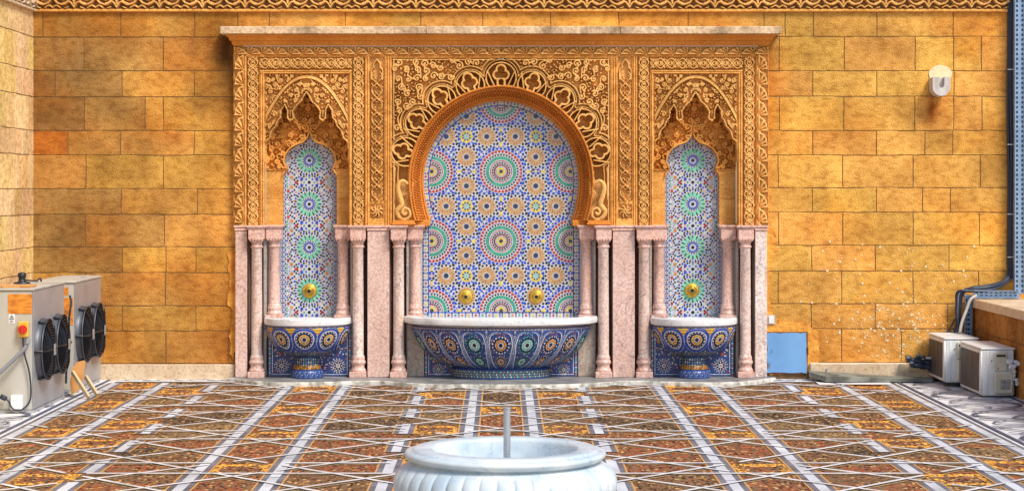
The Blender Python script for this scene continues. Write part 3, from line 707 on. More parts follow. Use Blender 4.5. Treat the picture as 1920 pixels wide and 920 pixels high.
# pierced lace of the great arch
c0 = Canvas(735, 105, 939.5, 400, res=204.5/205*.9)
def segd(X, Y, a, b):
    ax, ay = a; bx, by = b; dx, dy = bx-ax, by-ay; t = np.clip(((X-ax)*dx+(Y-ay)*dy)/(dx*dx+dy*dy), 0, 1); return np.hypot(X-ax-t*dx, Y-ay-t*dy)
def pol(rad, t): return CXA+rad*math.cos(t), CYA-rad*math.sin(t)
def lace(X, Y):
    """positive inside the solid lace, negative in the openings"""
    sol = np.full(X.shape, 50.)
    for t in TH:
        top = abs(t-math.pi/2) < .01; off = 4 if top else -2
        def loc(rad, lat): return CXA+rad*math.cos(t)-lat*math.sin(t), CYA-rad*math.sin(t)-lat*math.cos(t)
        tre = np.full(X.shape, 50.)
        for rad, lat, w_ in ((203+off, 0, 5.4), (193+off, 6.2, 5.0), (193+off, -6.2, 5.0), (192+off, 0, 4), (184, 0, 3.6), (179, 0, 3.2)):
            x, y = loc(rad, lat); tre = np.minimum(tre, np.hypot(X-x, Y-y)-w_)
        sol = np.where((tre > 0), np.minimum(sol, np.abs(tre-3.2)-3.1), sol)
        x, y = loc(188+off, 0); d = np.hypot(X-x, Y-y); sol = np.where(tre > 0, np.minimum(sol, np.abs(d-(26.5 if not top else 28))-2.6), sol)
        a0 = loc(206+off, 0); 
        for sg in (-1, 1):                                # interlacing ribs running down to the great arch
            sol = np.where(tre > 0, np.minimum(sol, segd(X, Y, loc(204, sg*26), loc(177, sg*13))-2.5), sol)
        sol = np.where(tre < .0, np.maximum(np.where(sol > 40, 1, sol), -tre), sol)
    sc = scal(X, Y); sol = np.minimum(sol, np.abs(sc+1.6)-2.2)
    sol = np.minimum(sol, 178.5-0*X if False else np.where(arch_r(X, Y) < 179, -1, 50))
    for a, b in zip(sorted(TH)[:-1], sorted(TH)[1:]):
        t = (a+b)/2; sol = np.minimum(sol, segd(X, Y, pol(206, t), pol(177, t))-1.5)
        for q in (-1, 1): sol = np.minimum(sol, segd(X, Y, pol(200, t), pol(184, t+q*.045))-1.2)
    return -sol
hl = lace(c0.X, c0.Y); sc_ = scal(c0.X, c0.Y)
H = np.where(hl > 0, .13, 0)*np.clip(hl/1.3, 0, 1)
msk = (scal(c0.cX, c0.cY) < 0) & (arch_r(c0.cX, c0.cY) > 175) & (c0.cY < 346)
both('pierced_arch', c0, H, msk, .060, .12, M['carved'], ft)
# great arch band: splayed, carved with a net of knots, plus inner lip
c1 = Canvas(760, 158, 939.5, 424, res=179.5/220)
r = arch_r(c1.X, c1.Y); th = np.arctan2(CYA-c1.Y, c1.X-CXA); s_ = th*160
dn = np.minimum.reduce([np.abs(((r-163)-7.5*np.sin(s_*2*math.pi/19+ph))) for ph in (0, math.pi/2, math.pi, 3*math.pi/2)])-1.35
Hn = .026*np.clip(.5-dn/1.1, 0, 1)*((r < 173) & (r > 154.5))
lip = .020*np.clip(1.6-np.abs(r-151.6), 0, 1)+.018*np.clip(1.5-np.abs(r-175), 0, 1)
Yv = np.interp(r, [150, 177], [.06, -.075]); Hn = Hn+lip
m1 = (arch_r(c1.cX, c1.cY) < 177) & (arch_r(c1.cX, c1.cY) > 150) & (c1.cY < 413)
both('arch_band', c1, Hn, m1, Yv, .16, M['arch'], ft)
# scroll consoles at the springing of the great arch
for mir in (False, True):
    mb = MB(); f = (lambda x: 2*CXA-x) if mir else (lambda x: x)
    path = catmull([(765, 345), (757, 339), (749, 344), (747, 354), (750, 368), (754, 382), (749, 390), (745, 397), (750, 407), (760, 411), (769, 405), (768, 394), (760, 390), (755, 396), (759, 402), (763, 398)], 7)
    n = len(path); rad = [S*(2.6+2.6*math.sin(min(1, k/n*1.6)*math.pi*.9))*(1 if k < n*.55 else .8) for k in range(n)]
    mb.tube([(PX(f(p[0])), -.072-.01*math.sin(k/n*9), PZ(p[1])) for k, p in enumerate(path)], rad, 8)
    for k in range(6): mb.tube([(PX(f(771)), -.045, PZ(352)), (PX(f(756+3.2*k)), -.05, PZ(364+3.5*k+6))], .006, 5)
    mb.tube([(PX(f(740)), -.05, PZ(346)), (PX(f(740)), -.05, PZ(408))], .010, 6)
    mb.tube([(PX(f(774)), -.05, PZ(342)), (PX(f(771)), -.05, PZ(372)), (PX(f(774)), -.05, PZ(392))], .010, 6)
    mb.build('scroll_console', M['carved'], ft, smooth=True)
for s in (0, 1):
    mb = MB(); f = (lambda x: 2*CXA-x) if s else (lambda x: x)
    for (a, b, yd, y0, y1) in ((737, 778, -.10, 412.6, 424), (778.6, 806, -.02, 412.6, 424), (735, 780, -.12, 417, 421)):
        xa, xb = sorted((PX(f(a)), PX(f(b)))); mb.box(xa, xb, yd, .149, PZ(y1), PZ(y0), .006)
    mb.build('springer_block', M['arch'], ft)

# side niches
def lobedist(X, Y, poly):
    P_ = np.array(poly, float); d = np.full(X.shape, 99.)
    for a, b in zip(P_[:-1], P_[1:]):
        ab = b-a; t = np.clip(((X-a[0])*ab[0]+(Y-a[1])*ab[1])/(ab@ab), 0, 1); d = np.minimum(d, np.hypot(X-a[0]-t*ab[0], Y-a[1]-t*ab[1]))
    return d
def parch(X): return 222-80*(1-np.clip(np.abs(X-SC)/80, 0, 1)**2.1)
cv = Canvas(SC-79, 139, SC+79, 318)
arabesque(cv, lambda x, y: x < SC+2, 11.5, 1.35, 11, 2600)
cv.mirror(SC)
pa = cv.Y-parch(cv.X); grad = np.sqrt(1+(2.1*np.clip(np.abs(cv.X-SC)/80, 0, 1)**1.1)**2); pdn = pa/grad
dl = lobedist(cv.X, cv.Y, lobp)
H = cv.h(.026); 
H = np.where(np.abs(pdn-3.5) < 4.2, .0, H)
H = np.maximum(H, .050*np.clip(3.7-np.abs(pdn-3.2), 0, 1)); H -= .008*np.clip(1-np.abs(pdn-3.2), 0, 1)
H = np.maximum(H, .046*np.clip(2.6-dl, 0, 1)); H = np.where(np.abs(dl-4) < .9, 0, H)
H = np.where(np.abs(cv.X-SC) > 76.5, .03, H)
Yv = np.where(pdn > 3, -.030, -.022)
H = np.where(cv.Y < 141, .028, H)
msk = ~inpoly(cv.cX, cv.cY, opening)
both('lobed_arch', cv, H, msk, Yv, .10, M['carved'], ft)
cv = Canvas(SC-79, 176, SC+79, 424)
arabesque(cv, lambda x, y: x < SC+2 and y < 318, 14, 1.6, 23, 1800); cv.mirror(SC)
dl = lobedist(cv.X, cv.Y, tilep[-1:]+tilep)
H = np.where(cv.Y < 317, cv.h(.024), .022)
spire = np.minimum(np.hypot(0*cv.X+cv.X-TC, 0)-1.2*np.clip((cv.Y-225)/25, .3, 3), 99); 
H = np.maximum(H, .05*np.clip(3.6-dl, 0, 1)*(cv.Y < 330)); H = np.where((np.abs(cv.X-TC) < 2.4) & (cv.Y > 222) & (cv.Y < 252), .036, H)
for (sx_, sy_, sg_) in ((TC-9, 239, -1), (TC+9, 239, 1)):
    c2 = Canvas(SC-79, 176, SC+79, 424); c2.stroke(spiral(sx_, sy_, 8, 1.3, math.pi/2, sg_), 1.6); H = np.maximum(H, c2.h(.034))
for sg_ in (-1, 1):
    c2 = Canvas(SC-79, 176, SC+79, 424); c2.stroke(spiral(TC+sg_*38, 268, 5.5, 1.2, math.pi/2, -sg_), 1.6); H = np.maximum(H, c2.h(.036))
H = np.where((np.abs(cv.Y-318) < 1.4), .032, H); H = np.where((np.abs(cv.Y-373) < .6), .016, H)
msk = ~inpoly(cv.cX, cv.cY, tilep)
both('ogee_arch', cv, H, msk & (cv.cY < 317), .12, .20, M['hood'], ft)
both('niche_jamb', cv, H, msk & (cv.cY > 317) & (cv.cX < TC), .12, .20, M['plain'], ft); both('niche_jamb', cv, H, msk & (cv.cY > 317) & (cv.cX > TC), .12, .20, M['plain'], ft)

# ------------------------------------------------------------------ mosaics: every tile is a small raised polygon
WHT = (.76, .75, .74); BLU = (.025, .075, .52); NAV = (.02, .035, .20); BLK = (.012, .013, .018); GRN = (.05, .36, .24); RED = (.46, .035, .03); ORG = (.66, .25, .025); YEL = (.80, .58, .03); GRY = (.40, .42, .50); LGR = (.22, .55, .42)
def quad(cx, cy, a, l, w, kind='q'):
    if kind in 'kpd': w *= 1.38; l *= 1.10
    c, s = math.cos(a), math.sin(a)
    if kind == 'q': L = [(-l/2, -w/2), (l/2, -w/2), (l/2, w/2), (-l/2, w/2)]
    elif kind == 'd': L = [(-l/2, 0), (0, -w/2), (l/2, 0), (0, w/2)]
    elif kind == 'k': L = [(-l/2, -w*.15), (l*.15, -w/2), (l/2, 0), (l*.15, w/2), (-l/2, w*.15)]
    elif kind == 'p': L = [(-l/2, 0), (-l*.1, -w/2), (l*.3, -w*.4), (l/2, 0), (l*.3, w*.4), (-l*.1, w/2)]
    elif kind == 'o': L = [(l/2*math.cos(k*math.pi/4), w/2*math.sin(k*math.pi/4)) for k in range(8)]
    return [(cx+x*c-y*s, cy+x*s+y*c) for x, y in L]
def disc(cx, cy, r, n=14): return [(cx+r*math.cos(2*math.pi*k/n), cy+r*math.sin(2*math.pi*k/n)) for k in range(n)]
def ring(T, cx, cy, r, n, l, w, col, kind='q', ph=0., lvl=0):
    for k in range(n):
        a = 2*math.pi*(k+ph)/n; T.append((quad(cx+r*math.cos(a), cy+r*math.sin(a), a, l, w, kind), col[k % len(col)] if isinstance(col, list) else col, lvl))
def annulus(T, cx, cy, r0, r1, n, col, gap=.94, lvl=0):
    for k in range(n):
        a0 = 2*math.pi*(k)/n; a1 = 2*math.pi*(k+gap)/n
        T.append(([(cx+r0*math.cos(a0), cy+r0*math.sin(a0)), (cx+r1*math.cos(a0), cy+r1*math.sin(a0)), (cx+r1*math.cos(a1), cy+r1*math.sin(a1)), (cx+r0*math.cos(a1), cy+r0*math.sin(a1))], col, lvl))
def mosaic(name, T, mapf, parent, m=None):
    V = []; Fc = []; cc = []
    for poly, col, lvl in T:
        b = len(V); j = random.uniform(.78, 1.15); lv = lvl+random.random()*.5
        for (x, y) in poly: V.append(mapf(x, y, lv+random.random()*.12))
        Fc.append(tuple(range(b, b+len(poly)))); cc.append(tuple(min(.85, c*j) for c in col))
    return build(name, V, Fc, m or M['tile'], parent, cols=cc)
def bigros(T, x, y):
    T.append((disc(x, y, 3.6), (.05, .06, .09), 0)); annulus(T, x, y, 4.3, 7.6, 20, YEL); annulus(T, x, y, 8.2, 9.4, 16, GRY, .8)
    ring(T, x, y, 12.2, 20, 4.6, 1.5, RED, 'd'); ring(T, x, y, 12.6, 20, 4.6, 1.5, BLK, 'd', .5); ring(T, x, y, 16.2, 20, 3.2, 2.6, BLK, 'k', .5); ring(T, x, y, 16.4, 20, 3.6, 1.4, GRY, 'd')
    annulus(T, x, y, 19.2, 20.6, 40, RED, .9); ring(T, x, y, 21.9, 40, 2, 1.7, WHT, 'd'); annulus(T, x, y, 22.6, 28.4, 36, GRN, .93)
    ring(T, x, y, 31.4, 36, 4.0, 2.9, BLK, 'k'); ring(T, x, y, 33.4, 36, 2, 1.2, GRY, 'd', .5); ring(T, x, y, 37.6, 36, 5.2, 4.5, RED, 'k', .5); ring(T, x, y, 42.9, 36, 5.0, 4.4, BLU, 'p', 0)
    ring(T, x, y, 46.8, 36, 3, 2.6, [BLU, BLU, BLK, BLU], 'd', .5)
def orgros(T, x, y):
    T.append((disc(x, y, 4.7), (.035, .05, .12), 0)); annulus(T, x, y, 5.2, 7.1, 14, (.62, .56, .5), .85); ORG = (.62, .31, .075); annulus(T, x, y, 7.8, 11.2, 16, ORG, .93); ring(T, x, y, 12.2, 16, 2.0, 1.8, BLK, 'd', .5)
    annulus(T, x, y, 12.2, 15.6, 16, ORG, .86); ring(T, x, y, 16.3, 16, 2.6, 2.6, ORG, 'd', .45); ring(T, x, y, 19.8, 16, 4.6, 3.6, BLK, 'k'); ring(T, x, y, 24.2, 16, 4.6, 4.6, [BLU, BLK, BLU], 'p', .5)
def star8(T, x, y):
    T.append((disc(x, y, 2.2), LGR, 0)); ring(T, x, y, 4.4, 8, 2.8, 2.0, LGR, 'd'); ring(T, x, y, 6.8, 8, 3.2, 2.4, BLK, 'k', .5); ring(T, x, y, 9.6, 8, 4.8, 4.2, YEL, 'k', 0); ring(T, x, y, 9.9, 8, 2.4, 2.6, YEL, 'd', .5)
    ring(T, x, y, 13.2, 8, 3.6, 3.2, BLU, 'd', .5); ring(T, x, y, 14.5, 8, 3.0, 3.0, BLU, 'd', 0)
def cross(T, x, y, horiz=True):
    ring(T, x, y, 3.0, 8, 1.6, 1.4, (.6, .12, .14), 'd'); a = 0 if horiz else math.pi/2
    for s in (-1, 1):
        for d, c, l in ((12, YEL, 4.6), (8.4, BLK, 2.6), (17, YEL, 4.2)): T.append((quad(x+s*d*math.cos(a), y+s*d*math.sin(a), a, l, 3.6, 'p'), c, 0))
        T.append((quad(x+s*7*math.sin(a), y+s*7*math.cos(a), a+math.pi/2, 3, 2.6, 'd'), BLU, 0))
PER = 130.; Tc = []
fe = [(0, 0, 49), (PER, 0, 49), (0, PER, 49), (PER, PER, 49), (65, 65, 16.5)]+[(65+a, 65+b, 26.4) for a, b in ((38, 0), (-38, 0), (0, 38), (0, -38))]+[(65, 0, 4.5), (0, 65, 4.5), (65, PER, 4.5), (PER, 65, 4.5)]
pts = []
for e, f_ in ((65, 0), (65, PER)): fe += [(e+s*d, f_, 3.4) for s in (-1, 1) for d in (8, 12, 17)]
for e, f_ in ((0, 65), (PER, 65)): fe += [(e, f_+s*d, 3.4) for s in (-1, 1) for d in (8, 12, 17)]
rd = random.Random(5)
for t in range(9000):
    x, y = rd.uniform(0, 65), rd.uniform(0, 65)
    if y > x: x, y = y, x
    if any((x-a)**2+(y-b)**2 < (r_+1.3)**2 for a, b, r_ in fe): continue
    sy = {(x, y), (y, x)}; ok = True
    if x-y < 2.2 and x != y: x = y = (x+y)/2; sy = {(x, y)}
    for (a, b) in sy:
        if any((a-c)**2+(b-d)**2 < 3.9**2 for c, d, _ in pts): ok = False
    if 0 < 65-x < 1.9 or 0 < y < 1.9: ok = False
    if not ok: continue
    col = rd.choice([BLU, BLU, BLU, BLU, BLU, YEL, BLK]); 
    for (a, b) in sy: pts.append((a, b, col))
for (a, b, c) in pts:
    for xx in {a, PER-a}:
        for yy in {b, PER-b}: Tc.append((quad(xx, yy, math.pi/4*round(math.atan2(yy-65, xx-65)/(math.pi/4)), 5.0, 4.6, 'o'), c, 0))
for a, b in ((38, 0), (-38, 0), (0, 38), (0, -38)): orgros(Tc, 65+a, 65+b)
star8(Tc, 65, 65)
# centre panel outline as seen at its depth
TY = .155
def outl(inset):
    L = []
    yt = 338-math.sqrt((151-inset)**2-16.01)
    for t in np.linspace(0, 1, 40): y = yt+(338-yt)*(t**2); Rr = 151-inset; v = Rr*Rr-(338-y)**2; L.append((CXA+4-math.sqrt(max(v, 0)) if v > 16 else CXA-.1, y))
    L = [p for p in L if p[0] <= CXA]
    for y in np.linspace(340, 409, 12): L.append((CXA+4-math.sqrt((151-inset)**2-((y-338)*.82)**2), y))
    L += [(CXA-146.5+inset, 424+inset*.3), (CXA-146.5+inset, 596-inset)]
    return L
half = outl(11.5); inner = half+[(MX(x), y) for x, y in half[::-1]]
T = []
def addcell(i, j):
    for poly, c, l in Tc:
        T.append(([(x+939.5+i*PER, y+321.5+j*130.3) for x, y in poly], c, l))
for i in (-2, -1, 0, 1):
    for j in (-2, -1, 0, 1, 2): addcell(i, j)
for i in (-1, 0, 1):
    for j in (-1, 0, 1, 2):
        bigros(T, 939.5+i*PER, 321.5+j*130.3)
        cross(T, 939.5+(i+.5)*PER, 321.5+j*130.3); cross(T, 939.5+i*PER, 321.5+(j+.5)*130.3, False)
        if i == -1: cross(T, 939.5+(i-.5)*PER, 321.5+j*130.3)
cen = np.array([np.mean(p, 0) for p, _, _ in T]); ok = inpoly(cen[:, 0], cen[:, 1], inner)
T = [t for t, k in zip(T, ok) if k]
# border of little coloured squares between two blue lines
bd = outl(5.5); bd = bd+[(x, y) for x, y in [(CXA-100, 590.5), (CXA, 590.5)]]
def along(pts, step):
    out = []; acc = 0
    for a, b in zip(pts[:-1], pts[1:]):
        a = np.array(a); b = np.array(b); L = np.linalg.norm(b-a)
        if L == 0: continue
        while acc <= L:
            out.append((*(a+(b-a)*acc/L), math.atan2(b[1]-a[1], b[0]-a[0]))); acc += step
        acc -= L
    return out
for k, (x, y, a) in enumerate(along(bd, 6.4)):
    for mir in (0, 1):
        X_ = MX(x) if mir else x; A_ = math.pi-a if mir else a
        c = [YEL, RED, GRN, ORG][k//2 % 4] if k % 2 == 0 else BLU
        T.append((quad(X_, y, A_, 4.2 if k % 2 == 0 else 2.4, 4.6 if k % 2 == 0 else 2.2, 'o' if k % 2 == 0 else 'q'), c, 1))
        for o_, c_ in ((-5.2, BLU), (5.2, NAV)):
            nx_, ny_ = -math.sin(A_), math.cos(A_); T.append((quad(X_+nx_*o_, y+ny_*o_, A_, 5.7, 1.9), c_, 1))
        for o_ in (-3.2, 3.2):
            if k % 2: nx_, ny_ = -math.sin(A_), math.cos(A_); T.append((quad(X_+nx_*o_, y+ny_*o_, A_, 2.4, 1.8), BLK, 1))
def mapc(x, y, l): return (WX(x, TY), TY-.0015-.0012*l, WZ(y, TY))
mp = mosaic('mosaic_panel', T, mapc, ft)
o2 = [(WX(x, TY), WZ(y, TY)) for x, y in outl(-6)]; mb = MB(); mb.prism(o2+[(2*WX(CXA, TY)-x, z) for x, z in o2[::-1]], 'y', TY+.03, TY)
g = mb.build('tile_ground', M['grout'], mp)
# side niche mosaics
def sideros(T, x, y):
    BLU = (.04, .10, .50)
    T.append((disc(x, y, 3.2), BLK, 0)); ring(T, x, y, 8.2, 16, 4.6, 2.3, BLU, 'p'); ring(T, x, y, 11.8, 16, 4.2, 1.7, BLK, 'd', .5)
    ring(T, x, y, 17.6, 16, 10.4, 4.6, (.20, .62, .44), 'p', .5); ring(T, x, y, 19.5, 16, 10.5, 2.3, (.06, .05, .05), 'd', 0); ring(T, x, y, 26.0, 16, 5.4, 3.0, BLK, 'd', .5); ring(T, x, y, 27.6, 16, 4.6, 3.8, BLU, 'd', 0); ring(T, x, y, 29.5, 16, 4.2, 2.4, [ORG, BLK], 'd', .5)
T = []; ys = [301, 382.5, 463.5, 544.5]; SX = 580.
for y in ys: sideros(T, SX, y)
rd = random.Random(9); pts = []
for t in range(7000):
    x, y = rd.uniform(0, 43), rd.uniform(0, 40.6)
    if math.hypot(x, y) < 31.5: continue
    if x < 2: x = 0
    if 40.6-y < 2: y = 40.6
    if y < 2: y = 0
    if any((x-a)**2+(y-b)**2 < 4.7**2 for a, b, _ in pts) or (0 < x < 2.4): continue
    pts.append((x, y, rd.choice([BLU, BLK, BLK, ORG, RED, GRN, GRY, (.5, .62, .58)])))
for yc in [220]+ys+[625.7]:
    for (x, y, c) in pts:
        for sx_ in ((1, -1) if x else (1,)):
            for sy_ in ((1, -1) if 0 < y < 40.5 else (1,)):
                if yc > 600 and sy_ > 0: continue
                yy = yc+sy_*y
                if yy < 240 or yy > 600: continue
                T.append((quad(SX+sx_*x, yy, math.atan2(y, x)*sx_*sy_, 3.5, 3.2, 'o' if c in (RED, ORG) else 'q'), c, 0))
for k in range(86):
    y = 236+k*4.3
    for sx_ in (-1, 1):
        for n_, u in enumerate((46.5, 50.8, 55.1, 59.4, 63.7, 68)): T.append((quad(SX+sx_*u, y, 0, 3.3, 3.3), [NAV, GRY][(n_+k) % 2] if n_ != 2 else [BLU, (.3, .12, .1), BLK][k % 3], 0))
for y in (341.7, 423, 504, 585):
    for s in (-1, 1):
        for dx, c, dy in ((0, BLK, 0), (24, RED, 0), (40, RED, 16), (40, RED, -16), (14, BLU, 6), (14, BLU, -6), (33, ORG, 9), (33, ORG, -9)):
            T.append((quad(SX+s*dx, y+dy, math.pi/8*dx, 6.4, 6.0, 'o'), c, 1))
def maps(mir, TY2=.185):
    def f(x, y, l):
        u = x-SX; au = abs(u)
        # flat centre, edges curve forward like a shallow apse
        if au < 36: X_, dep = u, 0
        else: t = min((au-36)/22., 1.5); X_ = math.copysign(36+22*math.sin(t*.95)*.86, u); dep = .022*22/14*(1-math.cos(t*.95))*3.2
        Xw = WX(SX+X_, TY2); 
        if mir: Xw = 2*MIRX-Xw
        return (Xw, TY2-dep*.5-.0015-.0012*l+.0, WZ(y, TY2))
    return f
for mir in (False, True):
    mp = mosaic('mosaic_panel', T, maps(mir), ft); mf = maps(mir)
    us = np.linspace(-72, 72, 49)+SX; V = []; Fc = []
    for u in us:
        for y in (235, 604): p = mf(u, y, 0); V.append((p[0], p[1]+.0015, p[2]))
    for k in range(48): Fc.append((2*k, 2*k+1, 2*k+3, 2*k+2))
    build('tile_ground', V, Fc, M['grout'], mp)

# pink marble lower storey
PKT = lambda: (random.uniform(.92, 1.08),)*3
mb = MB()
slabs = [(443, 465, -.075), (690, 731, -.085)]
for a, b, yd in slabs:
    for f in (lambda x: x, MX):
        xa, xb = sorted((PX(f(a)), PX(f(b)))); c = (1.05, 1.02, 1.0) if f is not MX or a > 500 else (1.12, 1.35, 1.45)
        o_ = MB(); o_.box(xa, xb, yd, .149, .035, PZ(432.5), .004, (1.0, 1, 1) if c[1] < 1.1 else c); ob = o_.build('pilaster', M['pink'], ft, tint=True)
        o_ = MB(); o_.box(xa-.014, xb+.014, yd-.016, .149, PZ(426), PZ(422), .003, (1.05, .95, .92)); o_.box(xa-.006, xb+.006, yd-.008, .149, PZ(432), PZ(426.3), .003, (1.05, .95, .92)); o_.build('pilaster_cap', M['pink'], ob, tint=True)
# back lining of the recesses
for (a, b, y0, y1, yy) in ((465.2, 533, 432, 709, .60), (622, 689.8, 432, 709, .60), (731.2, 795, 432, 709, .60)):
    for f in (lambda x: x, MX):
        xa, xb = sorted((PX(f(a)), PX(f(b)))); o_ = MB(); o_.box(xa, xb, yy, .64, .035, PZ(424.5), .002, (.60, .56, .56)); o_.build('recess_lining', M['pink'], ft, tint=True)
for a, b in ((494, 499.5), (657, 661.5), (762, 766)):
    for f in (lambda x: x, MX):
        xa, xb = sorted((PX(f(a)), PX(f(b)))); o_ = MB(); o_.box(xa, xb, .0, .598, .035, PZ(432), .002, (.62, .72, .74)); o_.build('recess_fin', M['pink'], ft, tint=True)
for a, b in ((443, 465), (690, 731)):
    for f in (lambda x: x, MX):
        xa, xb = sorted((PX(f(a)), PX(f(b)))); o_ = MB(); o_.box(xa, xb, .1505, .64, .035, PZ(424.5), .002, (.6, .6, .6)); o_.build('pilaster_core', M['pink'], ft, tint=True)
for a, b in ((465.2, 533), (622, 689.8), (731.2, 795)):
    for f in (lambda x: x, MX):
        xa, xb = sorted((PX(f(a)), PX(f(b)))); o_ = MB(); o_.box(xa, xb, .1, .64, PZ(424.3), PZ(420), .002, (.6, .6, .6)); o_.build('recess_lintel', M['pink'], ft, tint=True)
# columns
def make_column(hgt, tn):
    V, Fc = lathe([(.060, .0), (.060, .012), (.054, .02), (.0515, .03), (.051, hgt*.4), (.048, hgt-.01), (.052, hgt-.004), (.052, hgt)], 24)
    colm = build('column', V, Fc, M['pink'], None, cols=[tn]*len(Fc), smooth=True); colm.parent = ft
    prof = [(.049, -.001), (.058, .002), (.060, .008), (.058, .014), (.050, .017), (.049, .030), (.051, .040), (.056, .052), (.062, .058), (.064, .064), (.064, .074)]
    V, Fc = lathe(prof, 24, (0, 0, hgt), fl=lambda a, z, r: 1+(.035*math.cos(a*8) if z > .03 and z < .066 else 0))
    cp = build('capital', V, Fc, M['pink'], None, cols=[(1.0, .92, .9)]*len(Fc), smooth=True); cp.parent = colm
    mb = MB(); mb.box(-.072, .072, -.072, .072, hgt+.076, hgt+.175, .004, (1.0, .90, .86)); mb.box(-.080, .080, -.080, .080, hgt+.175, hgt+.190, .003, (1.0, .93, .9)); mb.box(-.090, .090, -.090, .090, hgt+.190, hgt+.207, .003, (1.03, .93, .9))
    # row of little scallops under the block
    for k in range(5): mb.tube([(-.054+k*.027, -.070, hgt+.066), (-.054+k*.027, -.070, hgt+.082)], .010, 6, col=(1, .9, .88))
    im = mb.build('impost', M['pink'], None, tint=True, local=True); im.parent = colm
    V, Fc = lathe([(.070, -.128), (.072, -.122), (.072, -.112), (.066, -.104), (.060, -.094), (.058, -.08), (.060, -.066), (.066, -.058), (.071, -.048), (.071, -.036), (.066, -.028), (.060, -.018), (.064, -.008), (.062, 0.001)][:], 24)
    bs = build('base', V, Fc, M['pink'], None, cols=[(1.04, .98, .96)]*len(Fc), smooth=True); bs.parent = colm
    return colm
PLH = .035
front_h = (PZ(422)-.207)-(PLH+.055+.128)
fc = make_column(front_h, (1.04, 1.14, 1.16)); 
mbp = MB(); mbp.box(-.078, .078, -.078, .078, -.128-.055, -.1285, .004, (1.02, .96, .94)); pl = mbp.build('plinth', M['pink'], None, tint=True, local=True); pl.parent = fc
LEDGE = WZ(596, -.02)
back_h = (PZ(422)-.207)-(LEDGE+.03+.075)
def make_back():
    hgt = back_h; c = dup(fc); 
    for ch in list(c.children):
        bpy.data.objects.remove(ch)
    bpy.data.objects.remove(c)
bc = make_column(back_h, (1.02, .95, .92))
for ch in list(bc.children):
    if ch.name.startswith('base'):
        bpy.data.objects.remove(ch)
V, Fc = lathe([(.068, -.075), (.071, -.066), (.071, -.056), (.064, -.046), (.059, -.034), (.062, -.024), (.066, -.016), (.066, -.006), (.062, .001)], 24)
bs = build('base', V, Fc, M['pink'], None, cols=[(1.04, .98, .96)]*len(Fc), smooth=True); bs.parent = bc
mbp = MB(); mbp.box(-.08, .08, -.078, .078, -.075-.03, -.0755, .004, (1.02, .96, .94)); pl = mbp.build('plinth', M['pink'], None, tint=True, local=True); pl.parent = bc
fcx = [481.5, 671.5, 747.5]; bcx = [514.5, 643.5, 779]
first = True
for xs_, src, Yc, z0 in ((fcx, fc, -.075, PLH+.055+.128), (bcx, bc, .045, LEDGE+.03+.075)):
    k = 0
    for x in xs_:
        for f in (lambda x: x, MX):
            o = src if k == 0 else dup(src, ft); k += 1
            o.location = (WX(f(x), Yc), Yc, z0)
# ledges, dado behind the basins
mb = MB()
for f in (lambda x: x, MX):
    xa, xb = sorted((PX(f(497)), PX(f(661)))); mb.box(xa, xb, -.045, .149, LEDGE-.05, LEDGE, .004)
    xa, xb = sorted((PX(f(763)), PX(f(795.5)))); mb.box(xa, xb, -.045, .149, LEDGE-.05, LEDGE, .004)
mb.box(PX(795.7), PX(MX(795.7)), -.045, .149, LEDGE-.051, LEDGE-.001, .004)
mb.build('ledge', M['white'], ft)
mb = MB()
for f in (lambda x: x, MX):
    mb = MB(); xa, xb = sorted((PX(f(763)), PX(f(795.5)))); mb.box(xa, xb, -.012, .149, .035, LEDGE-.052, .004, (.62, .70, .66)); mb.build('dado_slab', M['pink'], ft, tint=True)
# blue tiled dado panels
def dado(T, x0, x1, y0, y1, cxr, cyr, sc):
    for k, (x, y, a) in enumerate(along([(x0+3, y0+3), (x1-3, y0+3), (x1-3, y1-3), (x0+3, y1-3), (x0+3, y0+3)], 4.6)):
        T.append((quad(x, y, a, 2.8, 2.6), [WHT, ORG, WHT, LGR][k % 4], 0))
    ring(T, cxr, cyr, 3.2*sc, 8, 2.4*sc, 2*sc, WHT, 'd'); T.append((disc(cxr, cyr, 1.6*sc), ORG, 1)); ring(T, cxr, cyr, 6.2*sc, 8, 3*sc, 2.6*sc, BLK, 'k', .5); ring(T, cxr, cyr, 6.6*sc, 8, 3*sc, 1.4*sc, WHT, 'd'); ring(T, cxr, cyr, 9.5*sc, 16, 2.6*sc, 2.0*sc, [ORG, WHT], 'd'); ring(T, cxr, cyr, 12.6*sc, 16, 3.0*sc, 1.2*sc, WHT, 'q', .5)
    for k, (x, y, a) in enumerate(along([(x0+8, y0+8), (x1-8, y0+8), (x1-8, y1-8), (x0+8, y1-8), (x0+8, y0+8)], 7)): T.append((quad(x, y, a, 6.4, 1.3), WHT, 0))
    rr = random.Random(3)
    for k in range(260):
        x = rr.uniform(x0+10, x1-10); y = rr.uniform(y0+10, y1-10)
        if math.hypot(x-cxr, y-cyr) > 15*sc: T.append((quad(x, y, rr.random()*3, 2.2, 2.0), rr.choice([BLK, WHT, BLU, ORG, RED, WHT]), 0))
DY = -.005
for f, mir in ((lambda x: x, False), (MX, True)):
    for (x0, x1, y0, y1, cr, cyr, sc) in ((503, 581, 606, 709, 528, 685, 1.0), (581, 659, 606, 709, 634, 685, 1.0), (796, 878, 634, 709, 822, 692, .8)):
        T = []; dado(T, x0, x1, y0, y1, cr, cyr, sc)
        xa, xb = sorted((PX(f(x0)), PX(f(x1)))); mb = MB(); mb.box(xa+.001, xb-.001, DY, .148, .035, min(PZ(y0), LEDGE-.053), .002); o_ = mb.build('tiled_dado', M['bluegrout'], ft)
        mosaic('dado_tiles', T, lambda x, y, l: ((2*MIRX-PX(x)) if mir else PX(x), DY-.0015-.001*l, max(PZ(y), .037)), o_)
